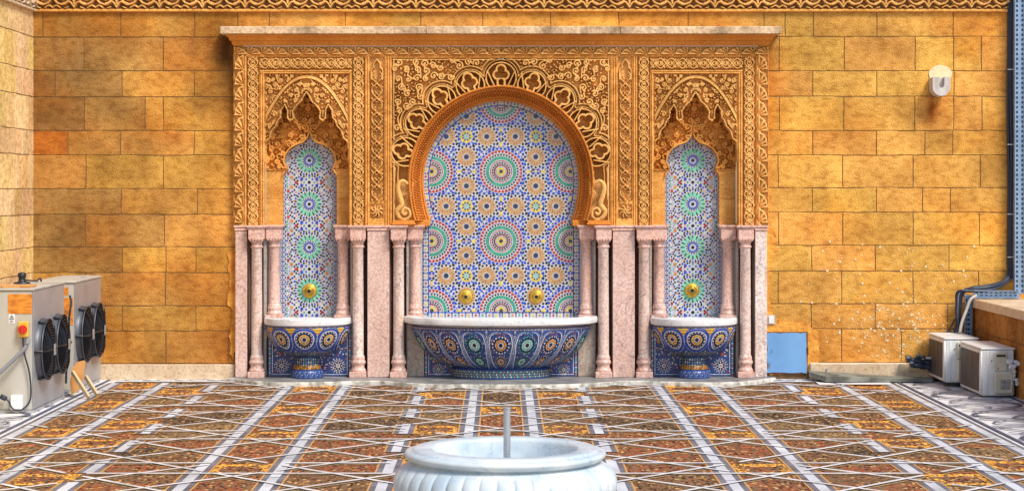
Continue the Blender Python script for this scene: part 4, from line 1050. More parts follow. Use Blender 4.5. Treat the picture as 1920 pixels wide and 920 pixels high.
xa, xb = PX(878.2), PX(MX(878.2)); mb = MB(); mb.box(xa, xb, .005, .148, .035, LEDGE-.053, .002); mb.build('tiled_dado', M['bluegrout'], ft)
# brass spouts
def spout(x, y, r, Yp):
    prof = [(r, 0), (r, .010), (r*.86, .018), (r*.72, .014), (r*.66, .026), (r*.42, .034), (r*.38, .052), (r*.26, .054), (r*.24, .030), (.0001, .028)]
    V, Fc = lathe(prof, 28, fl=lambda a, z, rr: 1+(.05*math.cos(a*14) if rr > r*.8 else 0))
    V = [(WX(x, Yp)+a, Yp-.003-c, WZ(y, Yp)+b) for a, b, c in V]
    o = build('spout', V, Fc, M['brass'], ft, smooth=True)
    mb = MB(); mb.tube([(WX(x, Yp), Yp-.034, WZ(y, Yp)), (WX(x, Yp), Yp-.060, WZ(y, Yp))], r*.27, 14); mb.build('spout_hole', M['black'], o)
spout(580.5, 545, .068, .185); spout(MX(582), 544, .068, .185); spout(873.5, 555.5, .064, TY); spout(1005.5, 555.5, .064, TY)

# platform with a wavy white kerb
def plat_edge(x):
    ax = abs(x)
    pts = [(0, -.80), (.55, -.79), (.85, -.66), (1.18, -.40), (1.38, -.50), (1.8, -.62), (2.1, -.60), (2.35, -.42), (2.55, -.12)]
    return np.interp(ax, [p[0] for p in pts], [p[1] for p in pts])
xs_ = np.linspace(-2.55, 2.55, 121); ye = plat_edge(xs_); ye = np.convolve(np.pad(ye, 3, 'edge'), np.ones(7)/7, 'valid')
V = []; Fc = []
for x, y in zip(xs_, ye): V += [(x, .1, .035), (x, y+.022, .035), (x, y+.016, .030)]
for k in range(120): Fc += [(3*k, 3*k+1, 3*k+4, 3*k+3), (3*k+1, 3*k+2, 3*k+5, 3*k+4)]
pf = build('platform', V, Fc, M['platform'], ft)
V = []; Fc = []; sec = [(.016, .0302), (.014, .038), (.006, .041), (-.003, .038), (-.006, .032), (-.006, .0)]
for x, y in zip(xs_, ye):
    j = (vnoise(x*6, 3, 5)-.5)*.012; V += [(x, y+a+j, z) for a, z in sec]
m_ = len(sec)
for k in range(120):
    for i in range(m_-1): a = k*m_+i; Fc.append((a, a+1, a+m_+1, a+m_))
build('kerb', V, Fc, M['kerb'], pf, smooth=True)

# ------------------------------------------------------------------ basins of the fountain
def profile_at(prof, t):
    x = t*(len(prof)-1); i = min(int(x), len(prof)-2); f = x-i; a, b = prof[i], prof[i+1]; return (a[0]+(b[0]-a[0])*f, a[1]+(b[1]-a[1])*f)
def basin(xc_px, rx, ry, Yc, rimz, prof, label, tilef, rim_t, ped=None, baseprof=None):
    X0 = WX(xc_px, Yc); th = thing('fountain_basin', (X0, Yc, 0.035), label, 'fountain basin')
    # rim: half ring with thickness
    r0, r1 = 1.0, .86
    P_ = [(r1, rimz-.05), (r1, rimz), (r0-.01, rimz), (r0, rimz-.006), (r0+.004, rimz-rim_t*.5), (r0, rimz-rim_t+.006), (r0-.015, rimz-rim_t), (r1, rimz-rim_t-.02)]
    wob = (lambda a, z, r: 1+.010*math.cos(a*14)) if rx > .6 else None
    V, Fc = lathe(P_, 64, (X0, Yc, 0), 180, 360, rx, ry, fl=wob); build('rim', V, Fc, M['white'], th, smooth=False)
    V, Fc = lathe([(.862, rimz-.03), (.8, rimz-.12), (.5, rimz-.2), (.001, rimz-.21)], 48, (X0, Yc, 0), 180, 360, rx, ry); build('bowl_inside', V, Fc, M['white'], th, smooth=True)
    V, Fc = lathe(prof, 64, (X0, Yc, 0), 180, 360, rx, ry); bo = build('bowl', V, Fc, M['bluegrout'], th, smooth=True)
    # mosaics mapped on: u = angle in degrees from the front, v = 0 (top) .. 1 (foot)
    def mf(u, v, l):
        r, z = profile_at(prof, min(max(v, 0), 1)); a = R(270+u); e = .0025+.0012*l
        return (X0+r*rx*math.cos(a)+e*math.cos(a), Yc+r*ry*math.sin(a)+e*math.sin(a), z-e*.3)
    T = []; tilef(T); mosaic('bowl_tiles', T, mf, bo)
    return th, X0, mf
def bowl_rows(T, v, n, du, dv, cols, amax=88, kind='q'):
    for k in range(n):
        u = -amax+2*amax*k/(n-1); T.append(([(u-du, v-dv), (u+du, v-dv), (u+du, v+dv), (u-du, v+dv)] if kind == 'q' else [(u-du, v), (u, v-dv), (u+du, v), (u, v+dv)], cols[k % len(cols)], 1))
def emap(T, uc, vc, su, sv, src):
    for poly, c, l in src: T.append(([(uc+x*su, vc+y*sv) for x, y in poly], c, l+1))
def medal(c1, c2, rings=True):
    s = []
    s.append((disc(0, 0, 2.4), BLK, 0)); ring(s, 0, 0, 4.2, 8, 2.6, 2.2, WHT, 'd'); ring(s, 0, 0, 7.2, 8, 4.4, 4.2, c1, 'k', .5); ring(s, 0, 0, 8.6, 8, 2.4, 1.4, WHT, 'd'); ring(s, 0, 0, 11, 16, 3.2, 2.4, BLK, 'k'); ring(s, 0, 0, 13.4, 16, 2.6, 2.2, c2, 'd', .5)
    return s
def side_tiles(T):
    bowl_rows(T, .035, 60, .9, .016, [YEL, BLU, WHT]); bowl_rows(T, .09, 30, 2.0, .035, [ORG, NAV], kind='d')
    for u in (-74, -37, 0, 37, 74):
        src = medal((.85, .42, .03), WHT); annulus(src, 0, 0, 15.3, 17.0, 30, WHT, .95); annulus(src, 0, 0, 18, 20.6, 24, BLU, .85); annulus(src, 0, 0, 21.8, 22.8, 30, (.4, .45, .6), .9); annulus(src, 0, 0, 24, 25.5, 36, BLU, .85)
        emap(T, u, .40, .86, .0128, src)
        for s in (-1, 1):
            for k in range(8):
                t = k/7; T.append((quad(0, 0, 0, 1, 1), NAV, 0)); T.pop(); uu = u+s*(18.5-9*t*t*0); vv = .66+.3*t
                T.append(([(u+s*(4+14*(1-t)), vv-.014), (u+s*(5.4+14*(1-t)), vv-.014), (u+s*(4.6+14*(1-t)), vv+.014), (u+s*(3.2+14*(1-t)), vv+.014)], [WHT, LGR][k % 2], 1))
        for k in range(5): w_ = 7.5-1.5*k; T.append(([(u+18.5-w_, .115+.04*k), (u+18.5+w_, .115+.04*k), (u+18.5+w_-1.3, .148+.04*k), (u+18.5-w_+1.3, .148+.04*k)], [YEL, ORG][k % 2], 2))
    for k in range(9): bowl_rows(T, .70+.033*k, 46-k, 1.25, .017, [[ORG, GRN, WHT], [YEL, GRY, BLK], [GRN, ORG, GRY]][k % 3], kind='d')
sidep = [(.94, PZ(603)), (.985, PZ(608)), (.97, PZ(615)), (.935, PZ(625)), (.88, PZ(637)), (.79, PZ(650)), (.66, PZ(660)), (.50, PZ(667)), (.34, PZ(671)), (.24, PZ(674))]
sidep = [(r, z+.03) for r, z in sidep]
def adj(prof): return prof
RIM = WZ(596, -.2)
sidep = [(r, RIM-.072-dz*.86) for k, (r, dz) in enumerate(((.93, 0), (.965, .012), (.955, .05), (.925, .10), (.87, .155), (.78, .215), (.66, .265), (.50, .305), (.35, .33), (.245, .345)))]
for nm, xp in (('basin with blue medallions under the left arched niche', 577), ('basin with blue medallions under the right arched niche', 1300)):
    th, X0, mf = basin(xp, .405, .36, -.06, RIM, sidep, 'small round mosaic '+nm, side_tiles, .062)
    zf = sidep[-1][1]
    V, Fc = lathe([(.098, zf+.01), (.105, zf-.01), (.108, zf-.05), (.112, .155)], 40, (X0, -.10, 0)); pd = build('pedestal', V, Fc, M['bluegrout'], th, smooth=True)
    T = []
    for r_ in range(4):
        for k in range(30): T.append(([(k*12-180+dx, zf-.0-.026*r_-.004+dz) for dx, dz in ((-4, 0), (0, -.010), (4, 0), (0, .010))] if True else 0, [GRN, ORG, GRN, WHT, YEL][(k+r_*2) % 5], 0))
    mosaic('pedestal_tiles', T, lambda u, z, l: (X0+.1125*math.cos(R(u+90)), -.10+.1125*math.sin(R(u+90)), z-.01), pd)
    V, Fc = lathe([(.118, .155), (.126, .148), (.126, .134), (.130, .128), (.130, .118)], 40, (X0, -.10, 0)); rg_ = build('pedestal_ring', V, Fc, M['tilering'], th, smooth=True)
    V, Fc = lathe([(.120, .1175), (.140, .110), (.152, .09), (.156, .06), (.154, .036)], 40, (X0, -.10, 0)); fo_ = build('foot', V, Fc, M['bluegrout'], th, smooth=True)
    T = []
    for r_ in range(4):
        for k in range(60): T.append(([(k*6-180+dx+(r_ % 2)*3, .098-.015*r_+dz) for dx, dz in ((-1.6, 0), (0, -.004), (1.6, 0), (0, .004))], [WHT, BLU, (.35, .4, .6)][(k+r_) % 3], 0))
    mosaic('foot_tiles', T, lambda u, z, l: (X0+(np.interp(z, [.036, .06, .09, .11], [.154, .156, .152, .14])+.002)*math.cos(R(u+90)), -.10+(np.interp(z, [.036, .06, .09, .11], [.154, .156, .152, .14])+.002)*math.sin(R(u+90)), z), fo_)
def centre_tiles(T):
    bowl_rows(T, .03, 150, .32, .012, [WHT, ORG, WHT, BLU], 89); bowl_rows(T, .075, 150, .4, .014, [RED, WHT, LGR, WHT], 89, 'd'); bowl_rows(T, .115, 150, .4, .010, [ORG, WHT], 89)
    n = 0
    for u in range(-90, 91, 18):
        c1, c2 = ((ORG, WHT), (LGR, GRN))[n % 2] if u != 0 else (ORG, WHT); n += 1
        if abs(u) == 18: c1, c2 = LGR, GRN
        elif abs(u) in (0, 36, 54): c1, c2 = ORG, WHT
        # oval frame narrowing to the foot
        def hw(v): return 7.6*np.interp(v, [.16, .2, .26, .4, .7, .95, 1], [.15, .6, .85, 1.0, .86, .52, .4])
        vs = np.linspace(.165, .985, 30)
        for a, b in zip(vs[:-1], vs[1:]):
            for s in (-1, 1):
                for o_, wd, c in ((0, .62, WHT), (1.2, .45, (.35, .42, .68))):
                    ha, hb = hw(a)+o_, hw(b)+o_; T.append(([(u+s*ha, a), (u+s*(ha+wd), a), (u+s*(hb+wd), b-.002), (u+s*hb, b-.002)], c, 1))
        emap(T, u, .40, .41, .0098, medal(c1, c2)); emap(T, u, .70, .33, .0082, medal(c1, c2))
        rr = random.Random(8)
        for k in range(240):
            v = rr.uniform(.18, .97); x = rr.uniform(-.92, .92)*hw(v)
            if math.hypot(x/5.2, (v-.40)/.125) < 1.05 or math.hypot(x/4.3, (v-.70)/.105) < 1.05: continue
            T.append(([(u+x-.32, v), (u+x, v-.011), (u+x+.32, v), (u+x, v+.011)], rr.choice([BLK, WHT, c1, RED, BLU]), 1))
        for k in range(26):
            v = .15+k*.032
            for s in (-1, 1): T.append(([(u+9-s*.35-.22, v), (u+9-s*.35, v-.009), (u+9-s*.35+.22, v), (u+9-s*.35, v+.009)], [WHT, (.35, .4, .65)][k % 2], 2))
        for k in range(5): T.append(([(u+9-.8+.1*k, .16+.03*k), (u+9, .148+.03*k), (u+9+.8-.1*k, .16+.03*k), (u+9, .172+.03*k)], [WHT, ORG, BLK][k % 3], 1))
cenp = [(r, RIM-.07-dz*1.13) for r, dz in ((.90, 0), (.935, .012), (.925, .05), (.895, .105), (.85, .165), (.79, .22), (.71, .27), (.62, .31), (.53, .335), (.47, .345))]
def centre_profile(): return cenp
th, X0, mf = basin(939, .895, .50, -.06, RIM+.012, cenp, 'wide shallow mosaic basin with white marble rim under the great central arch', centre_tiles, .062)
V, Fc = lathe([(.87, RIM-.055), (.89, RIM-.062), (.885, RIM-.072), (.90, RIM-.078)], 64, (X0, -.06, 0), 180, 360, .895, .50); build('under_rim_moulding', V, Fc, M['copestone'], th, smooth=True)
zf = cenp[-1][1]
V, Fc = lathe([(.47, zf+.004), (.50, zf-.01), (.502, zf-.03), (.505, .036)], 64, (X0, -.06, 0), 180, 360, .90, .52); fo_ = build('foot_ring', V, Fc, M['bluegrout'], th, smooth=True)
T = []
for r_ in range(4):
    for k in range(90): T.append(([(k*2-90+(r_ % 2)+dx, zf-.03-r_*.022+dz) for dx, dz in ((-.85, 0), (0, -.010), (.85, 0), (0, .010))], [GRN, ORG, GRN, WHT][(k*(1 if r_ % 2 else 3)+r_) % 4], 0))
mosaic('foot_tiles', [t for t in T if min(p[1] for p in t[0]) > .037], lambda u, z, l: (X0+(.505*.90+.003)*math.cos(R(270+u)), -.06+(.505*.52+.003)*math.sin(R(270+u)), z), fo_)

# ------------------------------------------------------------------ foreground marble basin
BX, BY, BZ = .018, -9.21, .60
bn = thing('marble_basin', (BX, BY, 0), 'round white marble basin with fluted sides and an upright pipe, in the foreground', 'basin')
k_ = .00247
prof = [(.10, -.60), (.30, -.60), (.30, -.55), (.20, -.51), (.17, -.46), (.20, -.42), (.32, -.38), (.43, -.31), (.49, -.24), (.512, -.175), (.508, -.13), (.487, -.095), (.452, -.070), (.430, -.060)]
def flute(a, z, r): 
    amt = np.interp(z, [-.42, -.34, -.15, -.085, -.068], [0, 1, 1, .9, 0]); return 1+.034*amt*(abs(math.cos(a*20))**.42-.65)
dense = []
for (a, b) in zip(prof[:-1], prof[1:]):
    for t in range(4): dense.append((a[0]+(b[0]-a[0])*t/4, a[1]+(b[1]-a[1])*t/4))
dense = [tuple(p) for p in catmull(prof, 4)]
V, Fc = lathe(dense, 480, (BX, BY, BZ), fl=flute); build('bowl', V, Fc, M['basin'], bn, smooth=True)
prof = [(.430, -.061), (.424, -.056), (.440, -.052), (.456, -.044), (.465, -.034), (.467, -.026), (.462, -.016), (.448, -.011), (.430, -.011), (.426, -.004), (.418, .0), (.345, .0), (.335, -.004), (.330, -.02), (.327, -.12), (.29, -.21), (.15, -.25), (.0005, -.255)]
V, Fc = lathe(prof, 128, (BX, BY, BZ)); build('rim', V, Fc, M['basin'], bn, smooth=True)
V, Fc = lathe([(.336, -.024), (.0005, -.17)], 8, (BX, BY, BZ))
mb = MB(); pxp = .026
mb.tube([(pxp, BY, BZ-.26), (pxp, BY, BZ+.178)], .0165, 20); mb.build('water_pipe', M['galv'], bn, smooth=False)
mb = MB(); mb.tube([(pxp, BY, BZ+.1785), (pxp, BY, BZ+.185)], .0195, 20); mb.build('pipe_cap', M['galv'], bn)

# ------------------------------------------------------------------ left: two condenser units
def condenser(y0, y1, fans, x0, x1, z1, label):
    th = thing('condenser_unit', ((x0+x1)/2, (y0+y1)/2, 0), label, 'condenser unit', 'fan condenser units at the left wall')
    mb = MB(); mb.box(x0, x1, y0, y1, .03, z1-.02, .006); bd_ = mb.build('casing', M['panelm'], th)
    mb = MB(); mb.box(x1+.0005, x1+.006, y0-.004, y1+.004, .035, z1-.022, .002); mb.build('fan_panel', M['galv'], th)
    mb = MB(); mb.box(x0-.01, x1+.012, y0-.012, y1+.01, z1-.019, z1, .004); mb.build('lid', M['panelm'], th)
    mb = MB(); mb.box(x0, x1+.01, y0-.005, y1, .0, .029, .003); mb.build('base_rail', M['galv'], th)
    for (yc, zc, r) in fans:
        V, Fc = lathe([(r*1.0, .0), (r*1.0, .006), (r*.975, .010), (r*.97, .05), (r*.985, .054), (r*.985, .06), (r*.965, .062), (r*.955, .05), (r*.945, .0)], 48)
        V = [(x1+.0065+c, yc+a, zc+b) for a, b, c in V]; sh = build('fan', V, Fc, M['ring'], th, smooth=True)
        V, Fc = lathe([(r*.925, .02), (.001, .02)], 40); build('fan_opening', [(x1+c, yc+a, zc+b) for a, b, c in V], Fc, M['black'], sh)
        mb = MB()
        for k in range(7):                                  # blades
            a = k*2*math.pi/7
            mb.face([(x1+.030+.014*s2, yc+rr*math.cos(a+aa), zc+rr*math.sin(a+aa)) for rr, aa, s2 in ((r*.25, -.25, -1), (r*.85, -.1, -1), (r*.88, .45, 1), (r*.25, .4, 1))])
        mb.build('blades', M['guard'], sh)
        mb = MB(); V, Fc = lathe([(r*.30, .035), (r*.30, .085), (r*.26, .10), (.001, .104)], 24); hub = build('motor_hub', [(x1+c, yc+a, zc+b) for a, b, c in V], Fc, M['guard'], sh, smooth=True)
        for rr in (r*.36, r*.45, r*.54, r*.63, r*.72, r*.81, r*.9, r*.97):
            mb.tube([(x1+.098-.045*(rr/r)**2.5, yc+rr*math.cos(t), zc+rr*math.sin(t)) for t in np.linspace(0, 2*math.pi, 33)], .0045, 5, False)
        for k in range(6):
            a = k*math.pi/3; mb.tube([(x1+.101, yc+r*.2*math.cos(a), zc+r*.2*math.sin(a)), (x1+.088, yc+r*.7*math.cos(a), zc+r*.7*math.sin(a)), (x1+.066, yc+r*.97*math.cos(a), zc+r*.97*math.sin(a)), (x1+.008, yc+r*1.05*math.cos(a), zc+r*1.05*math.sin(a))], .009, 6)
        mb.build('guard', M['guard'], sh)
        mb = MB(); mb.box(x1+.110, x1+.114, yc-.035, yc+.035, zc-.045, zc+.045, .002); mb.build('sticker', M['label'], sh)
    return th
CXR = -3.74
c1u = condenser(-2.71, -1.62, [(-2.42, .49, .255), (-1.89, .49, .255)], CXR-.345, CXR, 1.0, 'nearer grey condenser unit with two black fans and a red switch on its end')
c2u = condenser(-1.20, -.10, [(-.93, .50, .255), (-.42, .50, .255)], CXR-.345, CXR, .985, 'farther grey condenser unit with two black fans, standing against the back wall')
# fittings on the near unit's end panel
e = -2.7105
def epx(x, y, yy=e): return WX(x, yy), WZ(y, yy)
mb = MB(); xa, za = epx(15, 588); xb, zb = epx(60, 551); mb.box(xa, xb, e-.003, e-.0005, za, zb, .001); mb.build('rusty_label', M['rust'], c1u)
mb = MB(); xa, za = epx(16, 606); xb, zb = epx(28, 587); mb.box(xa, xb, e-.002, e-.0004, za, zb-.003, .0006); lb = mb.build('warning_sticker', M['paper'], c1u)
tx, tz = (xa+xb)/2, zb-.032
mb = MB()
for (a, b) in (((-.017, -.013), (.017, -.013)), ((.017, -.013), (0, .016)), ((0, .016), (-.017, -.013))): mb.tube([(tx+a[0], e-.0035, tz+a[1]), (tx+b[0], e-.0035, tz+b[1])], .0022, 5)
mb.tube([(tx, e-.0035, tz+.007), (tx, e-.0035, tz-.003)], .0018, 5); mb.tube([(tx, e-.0035, tz-.007), (tx, e-.0035, tz-.009)], .0018, 5)
for k in range(3): mb.tube([(tx-.015, e-.003, tz-.026-k*.007), (tx+.015-.004*k, e-.003, tz-.026-k*.007)], .0012, 4)
mb.build('warning_triangle', M['black'], lb)
mb = MB(); xa, za = epx(36, 631); xb, zb = epx(55, 602); mb.box(xa, xb, e-.045, e-.001, za, zb, .006); sw = mb.build('isolator_switch', M['yellow'], c1u)
mb = MB(); cxs, czs = (xa+xb)/2, (za+zb)/2; mb.tube([(cxs, e-.046, czs), (cxs, e-.062, czs)], .036, 20); mb.box(cxs-.01, cxs+.01, e-.078, e-.0625, czs-.034, czs+.034, .003); mb.build('knob', M['red'], sw)
mb = MB(); xa, za = epx(22, 766); xb, zb = epx(44, 739); mb.box(xa, xb, e-.05, e-.001, za, zb, .006); mb.build('junction_box', M['acw'], c1u)
mb = MB(); mb.tube(catmull([(cxs-.005, e-.03, za*0+epx(45, 632)[1]), (epx(47, 660)[0], e-.03, epx(47, 660)[1]), (epx(57, 700)[0], e-.03, epx(57, 700)[1]), (epx(59, 745)[0], e-.03, epx(59, 745)[1]), (epx(45, 765)[0], e-.04, epx(45, 765)[1]), (epx(28, 765)[0], e-.05, epx(28, 765)[1]), (epx(17, 748)[0], e-.05, epx(17, 748)[1]), (epx(6, 742)[0], e-.05, epx(6, 742)[1])], 8), .007, 7)
mb.tube([(epx(15, 746)[0], e-.05, epx(15, 746)[1]), (epx(4, 741)[0], e-.05, epx(4, 741)[1])], .02, 8); mb.build('power_cable', M['cable'], c1u, smooth=True)
mb = MB(); mb.tube(catmull([(*[epx(54, 634)[0]], e-.03, epx(54, 634)[1]), (epx(52, 648)[0], e-.05, epx(52, 648)[1]), (epx(38, 664)[0], e-.07, epx(38, 664)[1]), (epx(18, 684)[0], e-.09, epx(18, 684)[1]), (epx(-6, 704)[0], e-.11, epx(-6, 704)[1]), (epx(-60, 730)[0], e-.12, epx(-60, 730)[1])], 8), .016, 9); mb.build('hose', M['cableg'], c1u, smooth=True)
# near the tops
mb = MB(); zt = 1.001
out = [(-4.08, -2.66), (-3.98, -2.70), (-3.86, -2.66), (-3.76, -2.69), (-3.77, -2.42), (-3.84, -2.38), (-3.95, -2.41), (-4.06, -2.36), (-4.1, -2.5)]
mb.prism(out, 'z', zt, zt+.014); setp(mb.build('cardboard_sheet', M['card']), 'torn flat sheet of cardboard lying on the nearer condenser lid', 'cardboard')
vk = thing('vent_valve', (-4.0, -2.0, 1.0), 'small black valve knob on top of the nearer condenser', 'valve')
V, Fc = lathe([(.07, .0), (.07, .012), (.03, .02), (.028, .05), (.036, .06), (.036, .085), (.02, .095), (.0005, .096)], 20, (-4.0, -2.0, 1.0)); build('valve_body', V, Fc, M['black'], vk, smooth=True)
mb = MB(); mb.tube(catmull([(-3.97, -2.0, 1.03), (-3.93, -1.8, 1.015), (-3.95, -1.55, 1.02), (-3.98, -1.4, .9)], 6), .008, 6); mb.build('valve_hose', M['cable'], vk)
mb = MB(); px_, pz_ = -3.82, .9855; mb.face([(px_+.025*math.cos(t), -.45+.04*math.sin(t), pz_+.001) for t in np.linspace(0, 6.28, 12)[:-1]]); o_ = mb.build('blue_sticker', M['blueled'], c2u)
mb = MB(); mb.box(CXR-.25, CXR-.05, -1.2035, -1.2002, .86, .93, .001); mb.box(CXR-.25, CXR-.01, -1.2035, -1.2002, .60, .84, .001); mb.build('rusty_label', M['rust'], c2u)
mb = MB(); mb.tube(catmull([(CXR-.02, -1.28, .86), (CXR+.0, -1.32, .80), (CXR-.01, -1.34, .7), (CXR-.03, -1.33, .45), (CXR-.05, -1.3, .1)], 6), .010, 7); mb.build('cable_loop', M['cable'], c2u)
# cardboard flap and two battens leaning between the units
mb = MB(); Yc = -1.45
pl_ = [(-3.70, .02), (-3.645, .05), (-3.60, .16), (-3.585, .30), (-3.60, .315), (-3.66, .30), (-3.70, .24), (-3.715, .12)]
b0 = len(mb.v)
front = [(x+.0, Yc-.05+.12*(z), z) for x, z in pl_]; back = [(x, y+.01, z) for x, y, z in front]
mb.face(front); mb.face(back[::-1])
for i in range(len(front)): j = (i+1) % len(front); mb.face([front[i], back[i], back[j], front[j]])
setp(mb.build('cardboard_flap', M['card']), 'bent brown cardboard piece leaning upright against the near condenser corner', 'cardboard')
def batten(p, q, label):
    mb = MB(); p = np.array(p); q = np.array(q); t = (q-p)/np.linalg.norm(q-p); a = np.cross(t, [0, 0, 1]); a /= np.linalg.norm(a); b = np.cross(a, t); h1, h2 = .011, .017
    A = [p+a*s1*h1+b*s2*h2 for s1, s2 in ((-1, -1), (1, -1), (1, 1), (-1, 1))]; B = [x+(q-p) for x in A]
    mb.face(A[::-1]); mb.face(B)
    for i in range(4): j = (i+1) % 4; mb.face([A[i], A[j], B[j], B[i]])
    return setp(mb.build('wooden_batten', M['wood']), label, 'batten', 'pale wooden battens leaning at the condensers')
batten((-3.685, -1.52, .22), (-3.50, -1.72, .02), 'pale wooden batten leaning in front of the cardboard flap, the nearer and longer of two')
batten((-3.605, -1.36, .165), (-3.475, -1.50, .02), 'pale wooden batten leaning behind the cardboard flap, the farther and shorter of two')

# ------------------------------------------------------------------ right: low wall, air conditioners
lw = thing('low_wall', (4.7, -3, 0), 'low orange block wall with a pale stone top at the right edge', 'wall')
P = {'n': 0, 'V': [], 'F': [], 'C': []}; LX = 4.42
for r, (za, zb) in enumerate(((.0, .25), (.25, .47), (.47, .682))):
    u = 0.
    while u < 8:
        du = random.choice((.5, .62, .4)); block_grid(P, (np.array([LX, 0, 0]), np.array([0, -1., 0])), np.array([0, 0, 1.]), u, za, du, zb-za, (-1, 0, 0), .007, .0026, np.array([.42, .20, .055])*random.uniform(.85, 1.15), stain_side, .08); u += du
build('block_facing', np.concatenate(P['V']), np.concatenate(P['F']), M['stone'], lw, vcols=np.concatenate(P['C']))
mb = MB(); mb.box(LX+.005, LX+1.1, -8, -.001, -.05, .681, .003); mb.build('mortar_core', M['mortar'], lw)
mb = MB()
for k in range(7): mb.box(LX-.022, LX+1.12, -.001-1.15*(k+1)+.004, -.001-1.15*k, .683, .765, .006)
mb.build('coping', M['cream'], lw)
def aircon(x0, y0, y1, zb, label, wide=.28, hgt=.41):
    x1 = x0+wide; z0, z1 = zb+.02, zb+.02+hgt
    th = thing('air_conditioner', ((x0+x1)/2, (y0+y1)/2, 0), label, 'air conditioner', 'outdoor air conditioners at the low wall')
    mb = MB(); mb.box(x0, x1, y0, y1, z0, z1-.015, .012); mb.build('casing', M['acw'], th)
    mb = MB(); mb.box(x0-.006, x1+.006, y0-.006, y1+.006, z1-.0145, z1, .006); mb.build('lid', M['acw'], th)
    for yf in (y0+.08, y1-.12): mb = MB(); mb.box(x0+.01, x1-.01, yf, yf+.04, z0-.02 if zb < .01 else 0.012, z0-.0005, .002); mb.build('foot', M['acdark'], th)
    # fan grille on the long face (towards -X)
    L = y1-y0; mb = MB(); mb.box(x0-.004, x0-.0005, y0+.10, y1-.03, z0+.03, z1-.05, .001); gr = mb.build('grille', M['acdark'], th)
    mb = MB()
    for k in range(22): z = z0+.04+k*(z1-z0-.11)/21; mb.box(x0-.008, x0-.0045, y0+.10, y1-.03, z, z+.0035, .0008)
    for k in range(4): y = y0+.10+k*(L-.13)/3; mb.box(x0-.013, x0-.0105, y-.004, y+.004, z0+.03, z1-.05, .001)
    mb.build('grille_bars', M['bars'], gr)
    mb = MB(); mb.tube([(x0+.0, y0+.012, z0+.01), (x0+.0, y0+.012, z1-.02)], .010, 8); mb.tube([(x0+.05, y0-.001, z0+.01), (x0+.05, y0-.001, z1-.02)], .004, 6); mb.build('corner_rib', M['acw'], th, smooth=True)
    # service cover on the end towards the camera
    mb = MB(); mb.box(x0+.105, x0+.215, y0-.022, y0-.0005, z0+.21, z1-.035, .008); mb.box(x0+.10, x0+.262, y0-.045, y0-.0005, z0+.02, z0+.209, .014); sc2 = mb.build('service_cover', M['accr'], th)
    mb = MB(); mb.box(x0+.12, x0+.2, y0-.026, y0-.0225, z1-.075, z1-.055, .001); mb.tube([(x0+.135, y0-.023, z0+.235), (x0+.135, y0-.027, z0+.235)], .006, 8); mb.tube([(x0+.085, y0-.001, z0+.30), (x0+.085, y0-.006, z0+.30)], .006, 8); mb.build('screw_holes', M['acdark'], sc2)
    mb = MB(); mb.box(x0+.15, x0+.235, y0-.048, y0-.0455, z0+.06, z0+.145, .001); mb.build('rating_plate', M['label'], sc2)
    return th
a1 = aircon(3.995, -.72, -.06, .03, 'white outdoor air conditioner nearest the back wall, partly behind the other one', .30, .40)
a2 = aircon(4.115, -1.57, -.79, .0, 'white outdoor air conditioner nearer the camera with crumpled plastic wrap on its end')
mb = MB(); rr = random.Random(4)
for i in range(3):
    p = [(4.335+.02*i, -1.60, .33-.03*i)]
    for k in range(7): p.append((p[-1][0]+rr.uniform(-.008, .022), p[-1][1]+rr.uniform(-.02, .015), p[-1][2]+rr.uniform(-.04, .028)))
    mb.tube(catmull(p, 4), [.014*abs(math.sin(j*.9))+.006 for j in range(29)], 6)
setp(mb.build('plastic_wrap', M['paper'], smooth=False), 'crumpled white plastic wrap hanging beside the nearer air conditioner', 'plastic wrap')

# cable tray, cables and pipes in the right corner
ct = thing('cable_tray', (PX(1905), -.02, .78), 'blue grey perforated metal cable tray rising up the right corner', 'cable tray')
def tray(x0, x1, z0, z1, y, vertical):
    mb = MB(); hb = MB()
    mb.box(x0, x1, y, y+.004, z0, z1, .001)
    if vertical: mb.box(x0, x0+.004, y-.05, y-.0005, z0, z1, .001); mb.box(x1-.004, x1, y-.05, y-.0005, z0, z1, .001)
    else: mb.box(x0, x1, y-.05, y-.0005, z0, z0+.004, .001); mb.box(x0, x1, y-.05, y-.0005, z1-.004, z1, .001)
    n = int(((z1-z0) if vertical else (x1-x0))/.045)
    for k in range(n):
        if vertical:
            z = z0+.02+k*.045
            for f in (.28, .68): x = x0+(x1-x0)*f; hb.box(x-.009, x+.009, y-.003, y-.0005, z, z+.022, .001)
        else:
            x = x0+.02+k*.045
            for f in (.33, .7): z = z0+(z1-z0)*f; hb.box(x, x+.024, y-.003, y-.0005, z-.005, z+.005, .001)
    return mb, hb
mb, hb = tray(WX(1901, -.1), WX(1926, -.1), .81, 4.0, -.08, True); a = mb.build('upright_tray', M['tray'], ct); hb.build('slots', M['cable'], a)
mb, hb = tray(4.40, 4.83, .775, .845, -.10, False); a = mb.build('level_tray', M['tray'], ct); hb.build('slots', M['cable'], a)
mb, hb = tray(4.325, 4.39, .36, .80, -.05, True); a = mb.build('short_tray', M['tray'], ct); hb.build('slots', M['cable'], a)
cb = thing('cable_bundle', (PX(1893), -.03, .9), 'bundle of dark insulated cables running down the right corner then left', 'cables')
